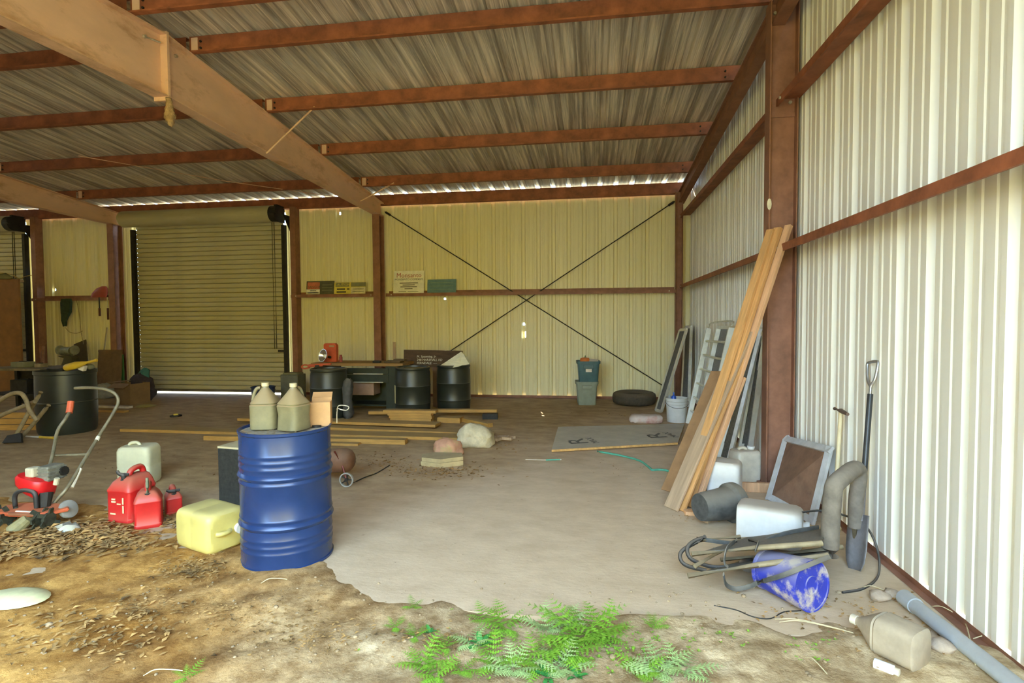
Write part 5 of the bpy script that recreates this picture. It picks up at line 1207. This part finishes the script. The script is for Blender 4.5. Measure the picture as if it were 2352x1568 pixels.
o = thing('chipboard_panel', 'brown chipboard panel standing left of the roll-up door', 'board', (T(248, 900, -.7).x, -.7, 0), (R(-6), 0, 0)); z1 = T(248, 803, -.7).z; MB().box((0, 0, z1/2), (.58, .025, z1)).build('sheet', M('chipboard', (.16, .09, .045), .85, 0, .2, 8), o); MB().box((0, -.02, z1-.03), (.56, .02, .04)).build('batten', M('chipboard', (.16, .09, .045), .85), o)
o = MB().box((0, 0, .5), (.13, .03, 1.0), bevel=.004).build('green_board', M('green_paint', (.02, .11, .025), .6)); o.location = (T(279, 870, -.6).x, -.6, T(279, 862, -.6).z-.55); tag(o, 'narrow bright green board beside the roll-up door', 'board')
p = G(280, 930); t = thing('cardboard_box', 'brown cardboard box on the floor left of the roll-up door', 'box', (p.x, p.y+.25, 0), (0, 0, R(-10)))
for nm, ctr, sz in (('side', (0, -.2, .2), (.42, .006, .4)), ('side', (0, .2, .2), (.42, .006, .4)), ('side', (-.21, 0, .2), (.006, .4, .4)), ('side', (.21, 0, .2), (.006, .4, .4)), ('bottom', (0, 0, .005), (.42, .4, .008)), ('flap', (-.3, 0, .42), (.2, .4, .006)), ('flap', (0, -.27, .37), (.42, .15, .006))):
    MB().box(ctr, sz, rot=Euler((R(30), 0, 0)) if nm == 'flap' and ctr[1] else None).build(nm, M('brown_card', (.26, .15, .06), .85, 0, .12, 6), t)
lump('dark_bag', 'dark bulging bag slumped at the left foot of the roll-up door', (326, 922), .22, .18, .55, M('dark_cloth', (.05, .035, .04), .9, 0, .3, 10), 21, jit=.03)
lump('white_bag', 'pale plastic sack slumped left of the cardboard box', (243, 915), .2, .15, .32, M('pale_sack', (.30, .28, .2), .7, 0, .2, 8), 22, jit=.03)
o = MB().lathe([(0, 0), (.16, 0), (.17, .01), (.1, .03), (0, .03)], 20).build('yellow_disc', M('dull_yellow', (.42, .36, .12), .6), smooth=40); o.location = G(335, 933); tag(o, 'dull yellow lid lying on the floor before the roll-up door', 'lid')
o = MB().loft([(0, .12, .06, 0, 0, 2.2), (.05, .13, .07, 0, 0, 2.2), (.14, .1, .05, .03, 0, 2.2), (.19, .03, .02, .04, 0, 2)], 14).jitter(.01, 5).build('teal_cloth', M('teal_cloth', (.05, .17, .14), .8), smooth=60); o.location = G(326, 922)+Vector((-.1, .17, .47)); tag(o, 'teal cloth lying on top of the dark bag', 'cloth')
for i, (l, r, y) in enumerate(((222, 300, 935), (225, 290, 945))):
    block('scrap_board', ('pale scrap board beside the left cardboard box', 'orange scrap board in front of the cardboard box')[i], G(l, y), G(r, y+2), .1, .04, (m_whited, m_fl1)[i], group='scrap boards at left')
# ---- pale lid in the dirt at the left edge
p = G(10, 1392); o = MB().lathe([(0, .035), (.08, .03), (.15, .005), (.155, 0), (.15, 0), (.08, .022), (0, .027)], 24, Matrix.Diagonal((1.3, .8, 1, 1)), caps=False).build('plastic_dish', M('pale_lid', (.66, .62, .34), .5), smooth=50); o.location = (p.x, p.y+.05, .02); tag(o, 'pale curved plastic lid lying in the dirt at left edge', 'lid')
# ================================================================== LEAVES, WEEDS
def gz(x, y): return max(dirt_h(x, y), 0.0 if y > -8.12 else -1)
m_leaf = M('dead_leaf', (.46, .27, .09), .85, 0, .6, 9)
rnd = random.Random(21); mb = MB()
def leaf(c, l, rz, curl):
    u = Vector((math.cos(rz), math.sin(rz), 0)); v = Vector((-math.sin(rz), math.cos(rz), 0)); up = Vector((0, 0, 1))
    a = [c-u*l, c-u*l*.2+v*l*.42+up*curl*l, c+u*l+up*curl*l*.5, c-u*l*.2-v*l*.42+up*curl*l*.8, c-u*l*.1+up*.1*l]
    q = [mb.bm.verts.new(p) for p in a]
    for i in range(4): mb._face((q[i], q[(i+1) % 4], q[4]))
patches = [((210, 1240), 120, 34, 700, .035), ((60, 1262), 120, 26, 420, .035), ((390, 1190), 45, 22, 120, .03), ((440, 1310), 80, 28, 260, .018), ((1010, 1082), 110, 20, 420, .018), ((900, 1065), 70, 18, 130, .018), ((575, 1270), 22, 40, 60, .018),
           ((200, 1450), 220, 70, 260, .022), ((560, 1420), 160, 60, 220, .014), ((720, 1470), 120, 40, 160, .014), ((330, 1390), 80, 40, 100, .016), ((1000, 1480), 120, 40, 80, .014), ((1150, 1020), 50, 15, 50, .02), ((1880, 1400), 160, 40, 90, .014), ((2050, 1450), 120, 60, 160, .014), ((640, 1060), 180, 60, 120, .014), ((860, 1050), 80, 20, 60, .018), ((1400, 950), 120, 14, 70, .018), ((1380, 1060), 150, 60, 60, .010), ((300, 1060), 200, 70, 120, .014), ((1600, 1190), 60, 10, 40, .012)]
for (cx, cy), sx, sy, n, l in patches:
    for i in range(n):
        p = G(cx+rnd.gauss(0, sx*.55), cy+rnd.gauss(0, sy*.55))
        if p.x > -.06 or p.y > -.3: continue
        if (Vector((p.x, p.y, 0))-DC).length < DR+.02: continue
        leaf(Vector((p.x, p.y, gz(p.x, p.y)+rnd.uniform(.002, .012))), l*rnd.uniform(.5, 1.3), rnd.uniform(0, 6.28), rnd.uniform(-.1, .6))
tag(mb.build('leaf_litter', m_leaf, None, 180), 'dead brown leaves drifted over dirt and concrete', 'leaf litter', kind='stuff')
# clods and pebbles
mb = MB()
for i in range(260):
    p = G(rnd.uniform(0, 2250), rnd.uniform(1330, 1566))
    if p.y > -7.6 and rnd.random() < .8: continue
    if p.x > -.1: continue
    z = gz(p.x, p.y); r = rnd.uniform(.003, .009)*(2.0 if rnd.random() < .06 else 1)
    bmesh.ops.create_icosphere(mb.bm, subdivisions=1, radius=1, matrix=Matrix.Translation((p.x, p.y, z+r*.3)) @ Matrix.Rotation(rnd.uniform(0, 3), 4, 'Z') @ Matrix.Diagonal((r*1.3, r, r*.7, 1)))
tag(mb.build('dirt_clods', M('clods', (.36, .26, .15), .95, 0, .3, 10), None, 180), 'small clods and pebbles strewn over the dirt', 'clods', kind='stuff')
# dry straw
mb = MB()
for (x0, y0, x1, y1) in ((1780, 1425, 1960, 1462), (1790, 1432, 1930, 1455), (1850, 1520, 1900, 1560), (2215, 1430, 2240, 1540), (2235, 1470, 2330, 1478), (2140, 1395, 2220, 1430), (330, 1560, 420, 1555), (600, 1350, 660, 1342), (1980, 1352, 2045, 1366)):
    a, b = G(x0, y0), G(x1, y1); a.z = gz(a.x, a.y)+.008; b.z = gz(b.x, b.y)+.012
    mb.tube([a, a.lerp(b, .3)+Vector((0, 0, .02)), a.lerp(b, .7)+Vector((0, 0, .012)), b], .0028, 4)
tag(mb.build('dry_straw', M('straw', (.6, .5, .3), .8)), 'loose dry straw stalks on the dirt', 'straw', kind='stuff')
# ---- ferns and weeds
m_fern = M('fern_green', (.19, .38, .03), .55, 0, .3, 14); m_fern2 = M('pale_fern', (.38, .52, .19), .55, 0, .25, 14); m_broad = M('blue_green_leaf', (.05, .24, .05), .5, 0, .25, 10)
def frond_mesh(name, L_, droop, w, mat, seed, n=9):
    r_ = random.Random(seed); mb = MB(); pts = []
    for i in range(n+1):
        t = i/n; pts.append(Vector((L_*t*(1-.12*droop*t), 0, L_*(.75*t-.62*droop*t*t))))
    mb.tube(pts[::3]+[pts[-1]] if n % 3 else pts[::3], .0016, 4)
    for i in range(1, n+1):
        t = i/n; p = pts[i]; wl = w*(math.sin(math.pi*(.12+.86*t)))**.8*(1.15-t*.7)
        for s in (-1, 1):
            d = Vector((.45, s, .1-.25*droop)).normalized(); tip = p+d*wl; nr = Vector((1, 0, 0))
            m_ = 4; A = [p]; 
            for k in range(m_):                     # toothed leaflet
                f = (k+.5)/m_; c = p.lerp(tip, f); h = wl*.30*(1.05-f)
                a = mb.bm.verts.new(c+nr*h+Vector((0, 0, .002))); b = mb.bm.verts.new(c-nr*h); e = mb.bm.verts.new(p.lerp(tip, min(1, f+.62/m_))); g = mb.bm.verts.new(p.lerp(tip, max(0, f-.5/m_)))
                mb._face((g, b, e)); mb._face((g, e, a))
    return mb.mesh(name, mat)
FR = {}
def fern(label, px, py, size, nf, kind, seed, group='ferns and weeds on the dirt'):
    p = G(px, py); r_ = random.Random(seed)
    t = thing('fern' if kind != 'broad' else 'broadleaf_weed', label, 'plant', (p.x, p.y, gz(p.x, p.y)-.002), group=group)
    for i in range(nf):
        key = (kind, i % 4)
        if key not in FR:
            if kind == 'broad':
                m2 = MB(); pts = [Vector((.02, 0, .01)), Vector((.35, .2, .28)), Vector((.8, .16, .36)), Vector((1.05, 0, .3)), Vector((.8, -.16, .36)), Vector((.35, -.2, .28))]
                q = [m2.bm.verts.new(v) for v in pts]; c = m2.bm.verts.new((.6, 0, .3))
                for k in range(6): m2._face((q[k], q[(k+1) % 6], c))
                FR[key] = m2.mesh('leaf', m_broad, 60)
            else:
                FR[key] = frond_mesh('frond', 1.0, .55+.2*(i % 4)/3, .30 if kind == 'fern' else .34, m_fern if kind == 'fern' else m_fern2, i+7)
        o = put('leaf' if kind == 'broad' else 'frond', FR[key], t, (0, 0, 0), (r_.uniform(-.15, .15), r_.uniform(-.25, .3), 2*math.pi*i/nf+r_.uniform(-.4, .4)))
        s_ = size*(1.3 if kind != 'broad' else .75)*r_.uniform(.7, 1.15); o.scale = (s_, s_, s_)
    return t
spots = [(948, 1398, .07, 5, 'fern', 'lone small fern beyond the slab crack'), (955, 1470, .08, 6, 'fern', 'small fern left of the blue-green weed'), (988, 1460, .07, 5, 'broad', 'small blue-green broadleaf weed among ferns'), (1110, 1425, .10, 6, 'fern', 'leafy fern at the slab edge, left end'),
         (1160, 1440, .16, 8, 'fern', 'large fern at the slab edge left of centre'), (1085, 1485, .11, 7, 'pale', 'pale fern in the left weed cluster'), (1105, 1490, .09, 6, 'broad', 'blue-green weed below the pale fern'), (1255, 1450, .12, 7, 'pale', 'pale fern just left of the biggest fern'), (1300, 1440, .15, 7, 'pale', 'tall pale fern at the slab edge'),
         (1335, 1475, .22, 10, 'fern', 'biggest bright green fern in the foreground'), (1385, 1470, .16, 8, 'fern', 'fern on the right flank of the biggest fern'), (1300, 1510, .16, 8, 'fern', 'fern in front of the biggest fern'), (1500, 1450, .09, 6, 'fern', 'single fern on bare dirt right of the cluster'),
         (970, 1535, .12, 8, 'fern', 'low fern at the bottom, left of the cluster'), (1000, 1562, .12, 7, 'fern', 'fern cut by the bottom frame edge at left'), (1060, 1545, .09, 6, 'fern', 'thin fern between the two bottom clumps'), (1135, 1530, .13, 8, 'fern', 'leafy fern in the bottom centre clump'), (1180, 1545, .12, 7, 'pale', 'pale fern in the bottom centre clump'),
         (1235, 1530, .15, 9, 'fern', 'dense fern above the dark weed at the bottom'), (1260, 1560, .10, 6, 'broad', 'dark blue-green weed at the bottom centre'), (1290, 1545, .13, 7, 'pale', 'pale fern right of the dark bottom weed'), (1325, 1566, .08, 5, 'broad', 'lone dark weed at the bottom edge'),
         (1480, 1560, .13, 7, 'fern', 'green fern at the bottom right clump'), (1520, 1555, .15, 8, 'pale', 'whitish fern at the bottom right clump'), (1565, 1560, .13, 7, 'pale', 'whitish fern at the right end of the bottom clump'), (905, 1448, .07, 5, 'fern', 'sprawling little fern far left of the cluster'), (1020, 1495, .08, 6, 'fern', 'small fern between left weeds and large fern'), (430, 1562, .07, 5, 'fern', 'tiny grassy fern at the bottom left')]
for i, (x, y, s_, n, k, lb) in enumerate(spots): fern(lb, x, y, s_, n, k, 40+i)
# tiny seedlings: nobody could count them
mb = MB()
for (cx, cy, sx, sy, n) in ((1420, 1500, 120, 50, 90), (1300, 1480, 200, 50, 40), (1100, 1480, 150, 60, 40), (1600, 1480, 120, 50, 30), (1850, 1500, 90, 40, 25)):
    for i in range(n):
        p = G(cx+rnd.gauss(0, sx*.5), cy+rnd.gauss(0, sy*.5))
        if p.y > -8.05: continue
        c = Vector((p.x, p.y, gz(p.x, p.y)+.006)); th = rnd.uniform(0, 6.28)
        for k in range(3):
            a = th+k*2.1; l = rnd.uniform(.006, .016); u = Vector((math.cos(a), math.sin(a), .35))*l; v = Vector((-math.sin(a), math.cos(a), 0))*l*.4
            mb.quad(c, c+u*.5+v, c+u, c+u*.5-v)
tag(mb.build('seedlings', m_fern), 'tiny green seedlings sprouting in the bare dirt', 'seedlings', kind='stuff')
